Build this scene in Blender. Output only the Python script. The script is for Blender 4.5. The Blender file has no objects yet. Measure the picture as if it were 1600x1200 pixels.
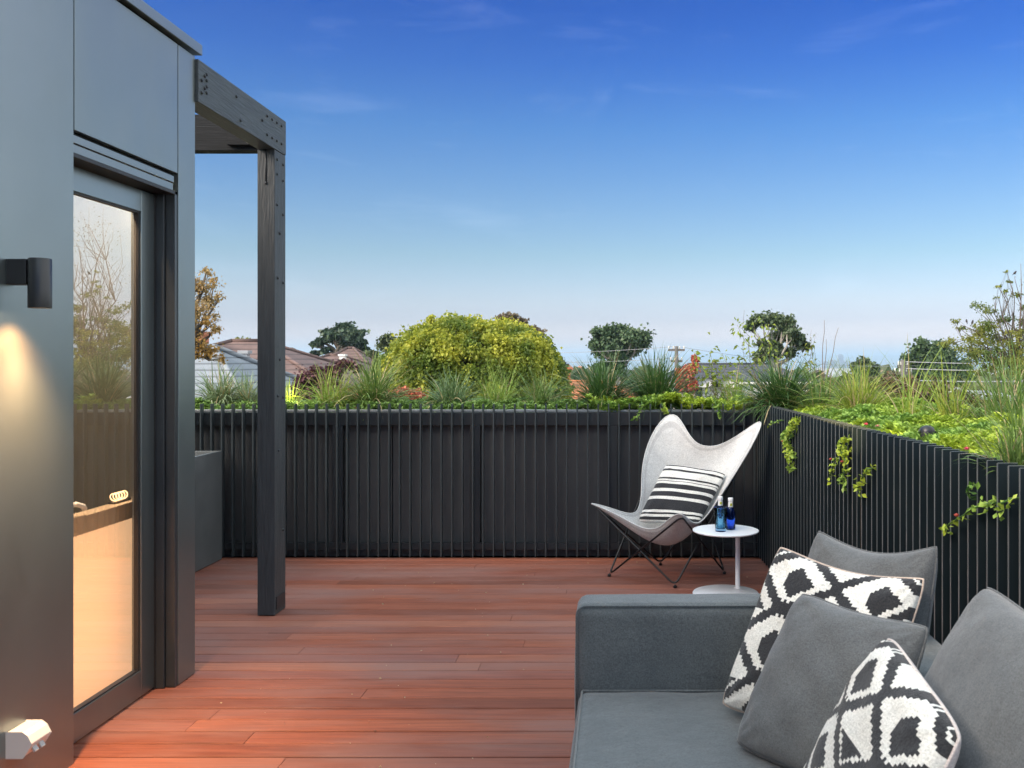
import bpy, math, random
import numpy as np
from mathutils import Vector, Matrix
R = math.radians
rng = np.random.default_rng(7)
random.seed(7)
SC = bpy.context.scene
COL = SC.collection

# ------------------------------------------------------------------ camera, sky, sun, exposure
CAMH, F = 1.4, 1450.0            # camera height above the deck; focal length in photo pixels (1600 wide)
PX, PY = 965.0, 562.0            # vanishing point in the photo
cam = bpy.data.cameras.new("camera"); camo = bpy.data.objects.new("camera", cam); COL.objects.link(camo)
camo.location = (0, 0, CAMH); camo.rotation_euler = (R(90), 0, 0)
cam.sensor_width = 36; cam.lens = F/1600*36
cam.shift_x = (800-PX)/1600; cam.shift_y = (PY-600)/1600
cam.clip_start = 0.05; cam.clip_end = 60000
cam.dof.use_dof = True; cam.dof.focus_distance = 7.0; cam.dof.aperture_fstop = 10
SC.camera = camo

SUN_EL, SUN_AZ = 28, 235         # azimuth clockwise from +Y
w = bpy.data.worlds.new("World"); SC.world = w; w.use_nodes = True
nt = w.node_tree; nt.nodes.clear()
def N(nt, t, **k):
    n = nt.nodes.new(t)
    for a, b in k.items(): setattr(n, a, b)
    return n
L = nt.links.new
out = N(nt, 'ShaderNodeOutputWorld'); bg = N(nt, 'ShaderNodeBackground'); sky = N(nt, 'ShaderNodeTexSky')
sky.sky_type = 'NISHITA'; sky.sun_disc = False; sky.sun_elevation = R(SUN_EL); sky.sun_rotation = R(SUN_AZ)
sky.altitude = 100; sky.air_density = 1.0; sky.dust_density = 1.0; sky.ozone_density = 3.0
tc = N(nt, 'ShaderNodeTexCoord'); sep = N(nt, 'ShaderNodeSeparateXYZ'); L(tc.outputs['Generated'], sep.inputs[0])
ramp = N(nt, 'ShaderNodeValToRGB'); cr = ramp.color_ramp
SKY_STOPS = [(0.0, (0.55, 0.45, 0.5)), (0.012, (0.5, 0.42, 0.46)), (0.022, (0.46, 0.37, 0.43)), (0.043, (0.335, 0.29, 0.35)), (0.063, (0.33, 0.295, 0.33)), (0.111, (0.25, 0.27, 0.28)), (0.178, (0.175, 0.233, 0.295)), (0.242, (0.102, 0.195, 0.31)), (0.304, (0.046, 0.137, 0.315)), (0.356, (0.022, 0.107, 0.305)), (0.42, (0.08, 0.15, 0.28)), (0.6, (2.8, 2.1, 1.35)), (1.0, (4.8, 3.3, 1.9))]
while len(cr.elements) < len(SKY_STOPS): cr.elements.new(.5)
for e, (p, c) in zip(cr.elements, SKY_STOPS): e.position = p; e.color = (*c, 1)
L(sep.outputs['Z'], ramp.inputs[0])
mul = N(nt, 'ShaderNodeMix', data_type='RGBA', blend_type='MULTIPLY'); mul.inputs[0].default_value = 1
L(sky.outputs[0], mul.inputs[6]); L(ramp.outputs[0], mul.inputs[7])
# thin high cloud streaks
mp = N(nt, 'ShaderNodeMapping'); mp.inputs['Scale'].default_value = (3.2, 3.2, 13); mp.inputs['Rotation'].default_value = (0, R(12), R(20)); L(tc.outputs['Generated'], mp.inputs[0])
no = N(nt, 'ShaderNodeTexNoise'); no.inputs['Scale'].default_value = 2.2; no.inputs['Detail'].default_value = 7; no.inputs['Roughness'].default_value = .6; no.inputs['Distortion'].default_value = .5
L(mp.outputs[0], no.inputs[0])
cr2 = N(nt, 'ShaderNodeValToRGB'); cr2.color_ramp.elements[0].position = .56; cr2.color_ramp.elements[0].color = (0, 0, 0, 1); cr2.color_ramp.elements[1].position = .85; cr2.color_ramp.elements[1].color = (.038, .038, .038, 1)
L(no.outputs[0], cr2.inputs[0])
mx = N(nt, 'ShaderNodeMix', data_type='RGBA'); L(cr2.outputs[0], mx.inputs[0]); L(mul.outputs[2], mx.inputs[6]); mx.inputs[7].default_value = (5.0, 5.4, 6.2, 1)
# the sky is paler towards +X, the side where the daylight comes from
az_ = N(nt, 'ShaderNodeMapRange', interpolation_type='SMOOTHSTEP'); az_.inputs[1].default_value = .38; az_.inputs[2].default_value = .68; az_.inputs[4].default_value = .85; L(sep.outputs['X'], az_.inputs[0])
mx3 = N(nt, 'ShaderNodeMix', data_type='RGBA'); L(az_.outputs[0], mx3.inputs[0]); L(mx.outputs[2], mx3.inputs[6]); mx3.inputs[7].default_value = (4.2, 4.35, 4.35, 1)
L(mx3.outputs[2], bg.inputs[0]); bg.inputs[1].default_value = 0.15; L(bg.outputs[0], out.inputs[0])

sl = bpy.data.lights.new("sun", 'SUN'); sl.energy = 1.6; sl.angle = R(28); sl.color = (1, .90, .76)
so = bpy.data.objects.new("sun", sl); COL.objects.link(so)
d = Vector((math.sin(R(SUN_AZ))*math.cos(R(SUN_EL)), math.cos(R(SUN_AZ))*math.cos(R(SUN_EL)), math.sin(R(SUN_EL))))
so.rotation_euler = (-d).to_track_quat('-Z', 'Y').to_euler(); so.location = (-20, -10, 30)
SC.view_settings.view_transform = 'Standard'; SC.view_settings.look = 'None'; SC.view_settings.gamma = 1
SC.view_settings.exposure = 1.7
SC.cycles.max_bounces = 8; SC.cycles.transparent_max_bounces = 16; SC.cycles.volume_bounces = 0

def P(x, y, Y):                  # a photo pixel at depth Y -> world point
    return Vector(((x-PX)/F*Y, Y, CAMH-(y-PY)/F*Y))
def X_(x, Y): return (x-PX)/F*Y
def Z_(y, Y): return CAMH-(y-PY)/F*Y

# ------------------------------------------------------------------ materials
def new_mat(name):
    m = bpy.data.materials.new(name); m.use_nodes = True
    return m, m.node_tree, m.node_tree.nodes['Principled BSDF']
def mixrgb(nt, fac, a, b):
    n = N(nt, 'ShaderNodeMix', data_type='RGBA')
    for sock, v in ((n.inputs[0], fac), (n.inputs[6], a), (n.inputs[7], b)):
        if isinstance(v, (int, float)): sock.default_value = v
        elif isinstance(v, tuple): sock.default_value = (*v, 1)
        else: nt.links.new(v, sock)
    return n.outputs[2]
def noise(nt, scale, detail=4, rough=.55, coord='Object', stretch=None, lo=.3, hi=.7):
    tc = N(nt, 'ShaderNodeTexCoord'); n = N(nt, 'ShaderNodeTexNoise')
    n.inputs['Scale'].default_value = scale; n.inputs['Detail'].default_value = detail; n.inputs['Roughness'].default_value = rough
    src = tc.outputs[coord]
    if stretch:
        m = N(nt, 'ShaderNodeMapping'); m.inputs['Scale'].default_value = stretch; nt.links.new(src, m.inputs[0]); src = m.outputs[0]
    nt.links.new(src, n.inputs[0])
    mr = N(nt, 'ShaderNodeMapRange'); mr.inputs[1].default_value = lo; mr.inputs[2].default_value = hi; nt.links.new(n.outputs[0], mr.inputs[0])
    return mr.outputs[0]
def bump(nt, b, h, strength=.3, dist=.002):
    n = N(nt, 'ShaderNodeBump'); n.inputs['Strength'].default_value = strength; n.inputs['Distance'].default_value = dist
    nt.links.new(h, n.inputs['Height']); nt.links.new(n.outputs[0], b.inputs['Normal'])
def mat(name, c1, c2=None, rough=.5, metal=0, scale=8, detail=4, stretch=None, bmp=0, bscale=None, bdist=.002, spec=.5, coat=0):
    m, nt, b = new_mat(name)
    b.inputs['Roughness'].default_value = rough; b.inputs['Metallic'].default_value = metal
    b.inputs['Specular IOR Level'].default_value = spec; b.inputs['Coat Weight'].default_value = coat
    if c2: nt.links.new(mixrgb(nt, noise(nt, scale, detail, stretch=stretch), c1, c2), b.inputs['Base Color'])
    else: b.inputs['Base Color'].default_value = (*c1, 1)
    if bmp: bump(nt, b, noise(nt, bscale or scale*6, 3, stretch=stretch), bmp, bdist)
    return m
def leaf_mat(name, c1, c2, c3=None, trans=.25, rough=.5, clump=1.2, dead=None):
    """leaf colour varies per leaf (attribute rnd) and in big soft patches"""
    m, nt, b = new_mat(name)
    at = N(nt, 'ShaderNodeAttribute', attribute_name='rnd')
    col = mixrgb(nt, at.outputs['Fac'], c1, c2)
    if c3: col = mixrgb(nt, noise(nt, clump, 2, lo=.42, hi=.62), col, c3)
    if dead:
        gt = N(nt, 'ShaderNodeMath', operation='GREATER_THAN'); gt.inputs[1].default_value = dead; nt.links.new(at.outputs['Fac'], gt.inputs[0]); col = mixrgb(nt, gt.outputs[0], col, (.42, .33, .18))
    nt.links.new(col, b.inputs['Base Color']); b.inputs['Roughness'].default_value = rough
    b.inputs['Specular IOR Level'].default_value = .35
    if trans:
        tr = N(nt, 'ShaderNodeBsdfTranslucent'); nt.links.new(col, tr.inputs[0])
        ms = N(nt, 'ShaderNodeMixShader'); ms.inputs[0].default_value = trans
        o = nt.nodes['Material Output']; nt.links.new(b.outputs[0], ms.inputs[1]); nt.links.new(tr.outputs[0], ms.inputs[2]); nt.links.new(ms.outputs[0], o.inputs[0])
    return m
M = {}
M['clad'] = mat('dark_cladding', (.21, .245, .25), (.24, .27, .275), rough=.32, metal=.86, scale=1.3, bmp=.12, bscale=260, bdist=.0006)
_nt = M['clad'].node_tree; _b = _nt.nodes['Principled BSDF']; _mr = N(_nt, 'ShaderNodeMapRange'); _mr.inputs[3].default_value = .27; _mr.inputs[4].default_value = .40
_nt.links.new(noise(_nt, 2.2, 6, .7, stretch=(1, 1, .45)), _mr.inputs[0]); _nt.links.new(_mr.outputs[0], _b.inputs['Roughness'])
M['clad_edge'] = mat('cladding_trim', (.21, .24, .25), rough=.32, metal=.75)
M['frame'] = mat('door_frame_paint', (.035, .04, .046), (.05, .055, .06), rough=.3, metal=.3, scale=3)
M['leaf'] = mat('door_leaf_metal', (.20, .235, .245), (.23, .26, .27), rough=.28, metal=.88, scale=3)
M['gasket'] = mat('rubber_gasket', (.01, .01, .011), rough=.5)
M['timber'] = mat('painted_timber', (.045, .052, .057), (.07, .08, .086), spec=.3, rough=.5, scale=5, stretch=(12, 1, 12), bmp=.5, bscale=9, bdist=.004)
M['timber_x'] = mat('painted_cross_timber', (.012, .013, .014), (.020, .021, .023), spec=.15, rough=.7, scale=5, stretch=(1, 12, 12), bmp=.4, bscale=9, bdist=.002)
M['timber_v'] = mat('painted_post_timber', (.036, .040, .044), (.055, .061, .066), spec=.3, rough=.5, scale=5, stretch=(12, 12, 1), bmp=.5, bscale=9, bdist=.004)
M['bolt'] = mat('painted_bolt', (.03, .033, .037), rough=.45, metal=.4)
M['slat'] = mat('slat_powdercoat', (.034, .044, .050), (.046, .056, .062), rough=.34, metal=.2, scale=3)
M['fin_edge_light'] = mat('fin_edge_painted_light', (.13, .15, .16), (.2, .21, .22), rough=.35, metal=.4, scale=9)  # lighter version of the fin paint: light caught on the edges, painted in
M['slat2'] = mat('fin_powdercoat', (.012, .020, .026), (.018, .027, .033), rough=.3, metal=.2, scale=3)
M['panel'] = mat('fence_panel', (.060, .060, .061), (.090, .089, .088), rough=.65, scale=5, stretch=(1, 1, .25), bmp=.3, bscale=220, bdist=.001)
M['rail'] = mat('fence_rail', (.026, .029, .031), (.036, .039, .041), rough=.55, scale=6)
M['backing'] = mat('dark_backing', (.010, .012, .014), rough=.7)
M['capmetal'] = mat('cap_metal', (.22, .24, .25), (.30, .32, .33), rough=.4, metal=.7, scale=9)
M['soil'] = mat('potting_soil', (.03, .022, .015), (.07, .05, .035), rough=.95, scale=30, bmp=.8, bdist=.01)
M['planter'] = mat('planter_grey', (.085, .095, .10), (.11, .12, .125), rough=.55, metal=.1, scale=7, bmp=.15, bscale=300, bdist=.0006)
M['white_plastic'] = mat('white_plastic', (.60, .59, .55), rough=.3, coat=.2)
M['grey_plastic'] = mat('side_plastic', (.38, .38, .37), rough=.4)
M['lamp_black'] = mat('lamp_black', (.028, .028, .03), rough=.35, metal=.3)
M['steel'] = mat('chrome', (.75, .76, .78), rough=.12, metal=1)
M['white_metal'] = mat('white_powdercoat', (.80, .82, .85), rough=.35)
M['rod'] = mat('black_rod', (.018, .02, .022), rough=.3, metal=.5)
M['cap_white'] = mat('bottle_cap_white', (.85, .85, .86), rough=.35)
M['label'] = mat('bottle_label', (.82, .82, .80), rough=.6)
M['label_gold'] = mat('label_emblem', (.45, .48, .05), rough=.5)
M['bark'] = mat('bark', (.07, .055, .042), (.14, .115, .09), rough=.9, scale=4)
M['bark_pale'] = mat('pale_bark', (.26, .24, .21), (.38, .35, .31), rough=.85, scale=3)
M['twig'] = mat('twig', (.11, .07, .05), (.16, .11, .08), rough=.8, scale=20)
M['bird'] = mat('bird_plumage', (.012, .010, .012), (.03, .022, .022), rough=.6, scale=30)
M['stairwall'] = mat('cream_wall', (.80, .62, .42), (.82, .64, .44), rough=.6, scale=2)
M['benchedge'] = mat('taupe_edge', (.46, .37, .28), rough=.45)
M['room'] = mat('room_wall', (.11, .075, .055), rough=.7)
M['floor_in'] = mat('indoor_floor', (.5, .38, .26), rough=.5)

def fabric(name, c1, c2, weave=900, sheen=.3, b_=.35):
    m, nt, b = new_mat(name)
    tcn = N(nt, 'ShaderNodeTexCoord')
    wv = N(nt, 'ShaderNodeTexNoise'); wv.inputs['Scale'].default_value = weave*.55; wv.inputs['Detail'].default_value = 4; wv.inputs['Roughness'].default_value = .75
    nt.links.new(tcn.outputs['Object'], wv.inputs[0])
    wm = N(nt, 'ShaderNodeMapRange'); wm.inputs[1].default_value = .34; wm.inputs[2].default_value = .66; nt.links.new(wv.outputs[0], wm.inputs[0])
    slub = noise(nt, 60, 4, .7, stretch=(1, 1, 6)); slub2 = noise(nt, 60, 4, .7, stretch=(6, 6, 1)); big = noise(nt, 6, 4, .6)
    d1 = tuple(v*.62 for v in c1)
    c = mixrgb(nt, wm.outputs[0], d1, c2); c = mixrgb(nt, slub, c, mixrgb(nt, wm.outputs[0], c1, tuple(v*1.12 for v in c2)))
    mu = N(nt, 'ShaderNodeMix', data_type='RGBA', blend_type='MULTIPLY'); mu.inputs[0].default_value = 1; nt.links.new(c, mu.inputs[6]); nt.links.new(mixrgb(nt, big, (.86, .86, .87), (1.08, 1.08, 1.07)), mu.inputs[7])
    nt.links.new(mu.outputs[2], b.inputs['Base Color']); b.inputs['Roughness'].default_value = .95
    b.inputs['Sheen Weight'].default_value = sheen; b.inputs['Sheen Roughness'].default_value = .5; b.inputs['Specular IOR Level'].default_value = .12
    add = N(nt, 'ShaderNodeMath', operation='ADD'); nt.links.new(wm.outputs[0], add.inputs[0]); nt.links.new(slub2, add.inputs[1])
    bp = N(nt, 'ShaderNodeBump'); bp.inputs['Strength'].default_value = b_; bp.inputs['Distance'].default_value = .0015; nt.links.new(add.outputs[0], bp.inputs['Height'])
    b2 = N(nt, 'ShaderNodeBump'); b2.inputs['Strength'].default_value = .5; b2.inputs['Distance'].default_value = .008; nt.links.new(noise(nt, 9, 3, .5), b2.inputs['Height']); nt.links.new(b2.outputs[0], bp.inputs['Normal'])
    nt.links.new(bp.outputs[0], b.inputs['Normal'])
    return m
M['sofa'] = fabric('sofa_grey_fabric', (.084, .095, .101), (.130, .144, .150), 420)
M['cush'] = fabric('cushion_grey_fabric', (.092, .098, .102), (.134, .140, .145), 500)
M['canvas'] = fabric('canvas_pale_grey', (.50, .51, .51), (.62, .62, .61), 350, .1)
M['canvas_seam'] = fabric('canvas_seam', (.42, .42, .42), (.52, .52, .52), 350, .1)
M['black_wool'] = fabric('black_wool', (.022, .023, .027), (.045, .046, .05), 420, .2, .6)
M['cream_wool'] = fabric('cream_wool', (.70, .69, .64), (.86, .85, .80), 420, .2, .6)
M['tan_cloth'] = fabric('tan_back_cloth', (.55, .43, .35), (.62, .50, .42), 500, .1)
M['pink_cloth'] = fabric('pinkish_back_cloth', (.60, .53, .50), (.68, .60, .57), 500, .1)

def glass_mat(name, col, rough=.0, body=0.0):
    m, nt, b = new_mat(name)
    b.inputs['Base Color'].default_value = (*col, 1); b.inputs['Roughness'].default_value = rough
    b.inputs['Transmission Weight'].default_value = 1; b.inputs['IOR'].default_value = 1.3
    return m
M['blue_glass'] = glass_mat('cobalt_glass', (.14, .34, .95), .03)
M['tumbler'] = glass_mat('teal_glass', (.42, .70, .85), .08); M['tumbler'].node_tree.nodes['Principled BSDF'].inputs['IOR'].default_value = 1.22
def pane_mat():
    m, nt, b = new_mat('door_glass')
    nt.nodes.remove(b); o = nt.nodes['Material Output']
    g = N(nt, 'ShaderNodeBsdfGlossy'); g.inputs['Roughness'].default_value = .0; g.inputs['Color'].default_value = (1, 1, 1, 1)
    t = N(nt, 'ShaderNodeBsdfTransparent'); t.inputs['Color'].default_value = (.82, .80, .78, 1)
    fr = N(nt, 'ShaderNodeFresnel'); fr.inputs['IOR'].default_value = 1.75
    mr = N(nt, 'ShaderNodeMapRange'); mr.inputs[1].default_value = 0; mr.inputs[2].default_value = .55; mr.inputs[3].default_value = .25; mr.inputs[4].default_value = 1
    nt.links.new(fr.outputs[0], mr.inputs[0])
    ms = N(nt, 'ShaderNodeMixShader'); nt.links.new(mr.outputs[0], ms.inputs[0]); nt.links.new(t.outputs[0], ms.inputs[1]); nt.links.new(g.outputs[0], ms.inputs[2]); nt.links.new(ms.outputs[0], o.inputs[0])
    return m
M['pane'] = pane_mat()
def emit(name, col, s):
    m, nt, b = new_mat(name); b.inputs['Emission Color'].default_value = (*col, 1); b.inputs['Emission Strength'].default_value = s
    b.inputs['Base Color'].default_value = (*col, 1); return m
M['lamp_glow'] = emit('lamp_lens', (1, .72, .42), 14)
M['wall_glow'] = emit('cream_painted_glow', (1, .64, .36), .36)  # warm light on the cream wall, put into its colour as emission
M['coil'] = emit('reflected_coil', (1, .62, .30), 1.6)

def deck_mat():
    m, nt, b = new_mat('merbau_boards')
    at = N(nt, 'ShaderNodeAttribute', attribute_name='rnd')
    r = N(nt, 'ShaderNodeValToRGB'); cr = r.color_ramp; cr.interpolation = 'LINEAR'
    for i, (p, c) in enumerate([(0, (.20, .074, .049)), (.25, (.26, .093, .060)), (.5, (.29, .104, .065)), (.72, (.33, .122, .074)), (.9, (.25, .100, .078)), (1, (.39, .160, .096))]):
        e = cr.elements[i] if i < 2 else cr.elements.new(p)
        e.position = p; e.color = (*c, 1)
    nt.links.new(at.outputs['Fac'], r.inputs[0])
    # grain stretched along the boards, shifted per board
    tcn = N(nt, 'ShaderNodeTexCoord'); ad = N(nt, 'ShaderNodeVectorMath', operation='ADD'); sc = N(nt, 'ShaderNodeVectorMath', operation='SCALE')
    cb = N(nt, 'ShaderNodeCombineXYZ'); nt.links.new(at.outputs['Fac'], cb.inputs[0]); nt.links.new(at.outputs['Fac'], cb.inputs[2])
    nt.links.new(cb.outputs[0], sc.inputs[0]); sc.inputs['Scale'].default_value = 37
    nt.links.new(tcn.outputs['Object'], ad.inputs[0]); nt.links.new(sc.outputs[0], ad.inputs[1])
    mp = N(nt, 'ShaderNodeMapping'); mp.inputs['Scale'].default_value = (2.2, 80, 80); nt.links.new(ad.outputs[0], mp.inputs[0])
    n1 = N(nt, 'ShaderNodeTexNoise'); n1.inputs['Scale'].default_value = 1.5; n1.inputs['Detail'].default_value = 6; n1.inputs['Roughness'].default_value = .7; n1.inputs['Distortion'].default_value = .3; nt.links.new(mp.outputs[0], n1.inputs[0])
    mr = N(nt, 'ShaderNodeMapRange'); mr.inputs[1].default_value = .3; mr.inputs[2].default_value = .75; nt.links.new(n1.outputs[0], mr.inputs[0])
    dk = N(nt, 'ShaderNodeMix', data_type='RGBA', blend_type='MULTIPLY'); dk.inputs[0].default_value = 1
    nt.links.new(r.outputs[0], dk.inputs[6]); nt.links.new(mixrgb(nt, mr.outputs[0], (.50, .45, .44), (1.30, 1.22, 1.18)), dk.inputs[7])
    # weathered grey film in soft patches
    col = mixrgb(nt, noise(nt, 1.1, 5, .65, stretch=(.6, 2, 1), lo=.42, hi=.75), dk.outputs[2], (.235, .135, .118))
    nt.links.new(col, b.inputs['Base Color'])
    rr = N(nt, 'ShaderNodeMapRange'); rr.inputs[3].default_value = .5; rr.inputs[4].default_value = .75; nt.links.new(mr.outputs[0], rr.inputs[0]); nt.links.new(rr.outputs[0], b.inputs['Roughness'])
    b.inputs['Specular IOR Level'].default_value = .12
    bump(nt, b, mr.outputs[0], .25, .0015)
    return m
M['deck'] = deck_mat()
def tile_mat(name, c1, c2, course=.32, col=.3):
    """roof tiles: courses follow world height, joints follow the slope's length"""
    m, nt, b = new_mat(name)
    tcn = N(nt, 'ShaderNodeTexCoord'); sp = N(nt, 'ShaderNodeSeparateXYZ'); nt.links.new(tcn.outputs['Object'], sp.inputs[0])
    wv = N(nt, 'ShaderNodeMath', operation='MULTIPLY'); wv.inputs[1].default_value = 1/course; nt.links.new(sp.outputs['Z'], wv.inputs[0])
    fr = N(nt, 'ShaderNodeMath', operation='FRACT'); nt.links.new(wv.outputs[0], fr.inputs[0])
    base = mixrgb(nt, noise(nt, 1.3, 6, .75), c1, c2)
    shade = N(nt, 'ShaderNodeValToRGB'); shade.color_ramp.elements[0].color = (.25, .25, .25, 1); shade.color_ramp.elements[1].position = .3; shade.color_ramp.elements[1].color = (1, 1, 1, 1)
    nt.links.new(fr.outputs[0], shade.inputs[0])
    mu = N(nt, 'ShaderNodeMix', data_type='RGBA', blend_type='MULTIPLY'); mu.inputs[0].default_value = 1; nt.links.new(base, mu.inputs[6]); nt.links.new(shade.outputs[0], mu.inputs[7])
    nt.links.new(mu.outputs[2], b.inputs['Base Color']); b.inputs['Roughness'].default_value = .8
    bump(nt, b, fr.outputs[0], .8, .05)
    return m
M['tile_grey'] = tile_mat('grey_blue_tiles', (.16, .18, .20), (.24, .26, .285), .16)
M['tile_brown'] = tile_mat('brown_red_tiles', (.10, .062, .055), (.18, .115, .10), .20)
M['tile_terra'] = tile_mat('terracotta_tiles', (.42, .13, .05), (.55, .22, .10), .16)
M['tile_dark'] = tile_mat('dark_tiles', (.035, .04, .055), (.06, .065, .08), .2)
M['brick'] = mat('orange_brick', (.42, .14, .07), (.55, .22, .12), rough=.85, scale=9)
M['white_wall'] = mat('white_render', (.72, .71, .68), (.80, .79, .77), rough=.8, scale=2)
M['cream_render'] = mat('cream_render', (.52, .47, .40), (.60, .55, .47), rough=.8, scale=2)
M['win_dark'] = mat('window_dark', (.03, .035, .045), rough=.1)
M['sheet_roof'] = mat('sheet_metal_roof', (.30, .32, .34), (.40, .42, .44), rough=.45, metal=.4, scale=1)
M['tower'] = mat('tower_concrete', (.20, .22, .25), (.28, .30, .33), rough=.7, scale=.05)
M['pole'] = mat('weathered_pole', (.09, .085, .08), (.14, .13, .12), rough=.9, scale=2)
M['wire'] = mat('cable', (.30, .31, .33), rough=.6)

# ------------------------------------------------------------------ mesh helpers
class MB:
    def __init__(s): s.v = []; s.f = []; s.m = []; s.sm = []
    def add(s, vs, fs, mi=0, smooth=False):
        o = len(s.v); s.v += [tuple(v) for v in vs]
        for f in fs: s.f.append(tuple(i+o for i in f)); s.m.append(mi); s.sm.append(smooth)
        return s
    def box(s, x0, x1, y0, y1, z0, z1, mi=0, mtx=None):
        vs = [Vector((x, y, z)) for x in (x0, x1) for y in (y0, y1) for z in (z0, z1)]
        if mtx: vs = [mtx @ v for v in vs]
        return s.add(vs, [(0, 1, 3, 2), (4, 6, 7, 5), (0, 4, 5, 1), (2, 3, 7, 6), (0, 2, 6, 4), (1, 5, 7, 3)], mi)
    def prism(s, pts, ax, a0, a1, mi=0, smooth=False):
        """pts: 2-D outline in the two axes other than ax, extruded a0..a1"""
        def mk(p, a):
            q = [0, 0, 0]; o = [i for i in range(3) if i != ax]; q[o[0]], q[o[1]], q[ax] = p[0], p[1], a; return q
        n = len(pts); vs = [mk(p, a0) for p in pts]+[mk(p, a1) for p in pts]
        fs = [tuple(range(n)), tuple(range(2*n-1, n-1, -1))]
        s.add(vs, fs, mi, False)
        o = len(s.v)-2*n
        for i in range(n):
            j = (i+1) % n; s.f.append((o+i, o+j, o+n+j, o+n+i)); s.m.append(mi); s.sm.append(smooth)
        return s
    def tube(s, pts, r, n=8, mi=0, cap=True, closed=False):
        pts = [Vector(p) for p in pts]; k = len(pts)
        rs = r if isinstance(r, (list, tuple)) else [r]*k
        vs = []; up = None
        for i, p in enumerate(pts):
            if closed: t = pts[(i+1) % k]-pts[i-1]
            else: t = pts[min(i+1, k-1)]-pts[max(i-1, 0)]
            t.normalize()
            if up is None:
                up = Vector((0, 0, 1)) if abs(t.z) < .9 else Vector((1, 0, 0))
            a = t.cross(up); a.normalize(); bb = a.cross(t); up = bb
            for j in range(n):
                g = 2*math.pi*j/n; vs.append(p+(a*math.cos(g)+bb*math.sin(g))*rs[i])
        fs = []
        for i in range(k if closed else k-1):
            i2 = (i+1) % k
            for j in range(n): fs.append((i*n+j, i*n+(j+1) % n, i2*n+(j+1) % n, i2*n+j))
        s.add(vs, fs, mi, True)
        if cap and not closed:
            o = len(s.v)-len(vs)
            s.f += [tuple(o+j for j in range(n-1, -1, -1)), tuple(o+(k-1)*n+j for j in range(n))]; s.m += [mi, mi]; s.sm += [False, False]
        return s
    def lathe(s, prof, c, n=24, mi=0, axis='Z', cap=True):
        vs = []
        for (r, z) in prof:
            for j in range(n):
                g = 2*math.pi*j/n; vs.append(Vector(c)+Vector((r*math.cos(g), r*math.sin(g), z)))
        fs = [(i*n+j, i*n+(j+1) % n, (i+1)*n+(j+1) % n, (i+1)*n+j) for i in range(len(prof)-1) for j in range(n)]
        o = len(s.v); s.add(vs, fs, mi, True)
        if cap:
            k = len(prof)-1
            s.f += [tuple(o+j for j in range(n-1, -1, -1)), tuple(o+k*n+j for j in range(n))]; s.m += [mi, mi]; s.sm += [False, False]
        return s
    def build(s, name, mats, parent=None, bevel=0, seg=2):
        me = bpy.data.meshes.new(name); me.from_pydata(s.v, [], s.f)
        if not isinstance(mats, (list, tuple)): mats = [mats]
        for m in mats: me.materials.append(m)
        me.polygons.foreach_set('material_index', s.m); me.polygons.foreach_set('use_smooth', s.sm); me.update()
        o = bpy.data.objects.new(name, me); COL.objects.link(o)
        if parent: o.parent = parent; o.matrix_parent_inverse = Matrix.Translation(-parent.location) if parent.type == 'EMPTY' else Matrix()
        if bevel:
            b = o.modifiers.new('bevel', 'BEVEL'); b.width = bevel; b.segments = seg; b.limit_method = 'ANGLE'; b.angle_limit = R(40)
        return o
def npmesh(name, V, Fq, mats, rnd=None, parent=None, midx=None, smooth=False):
    """fast mesh from numpy arrays; Fq (n,k) faces of k verts; rnd per face"""
    me = bpy.data.meshes.new(name); nf, k = Fq.shape
    me.vertices.add(len(V)); me.vertices.foreach_set('co', np.ascontiguousarray(V, dtype=np.float32).ravel())
    me.loops.add(nf*k); me.loops.foreach_set('vertex_index', Fq.astype(np.int32).ravel())
    me.polygons.add(nf); me.polygons.foreach_set('loop_start', np.arange(0, nf*k, k, dtype=np.int32))
    try: me.polygons.foreach_set('loop_total', np.full(nf, k, dtype=np.int32))
    except Exception: pass
    if not isinstance(mats, (list, tuple)): mats = [mats]
    for m in mats: me.materials.append(m)
    if midx is not None: me.polygons.foreach_set('material_index', np.asarray(midx, dtype=np.int32))
    me.polygons.foreach_set('use_smooth', np.full(nf, smooth))
    if rnd is not None:
        a = me.attributes.new('rnd', 'FLOAT', 'FACE'); a.data.foreach_set('value', np.asarray(rnd, dtype=np.float32))
    me.update(calc_edges=True); me.validate()
    o = bpy.data.objects.new(name, me); COL.objects.link(o)
    if parent: o.parent = parent; o.matrix_parent_inverse = Matrix.Translation(-parent.location) if parent.type == 'EMPTY' else Matrix()
    return o
def tag(o, label=None, cat=None, group=None, kind=None):
    if label: o['label'] = label
    if cat: o['category'] = cat
    if group: o['group'] = group
    if kind: o['kind'] = kind
    return o
def thing(name, label, cat, loc=(0, 0, 0), group=None):
    o = bpy.data.objects.new(name, None); COL.objects.link(o); o.location = loc; o.empty_display_size = .1
    return tag(o, label, cat, group)

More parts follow.
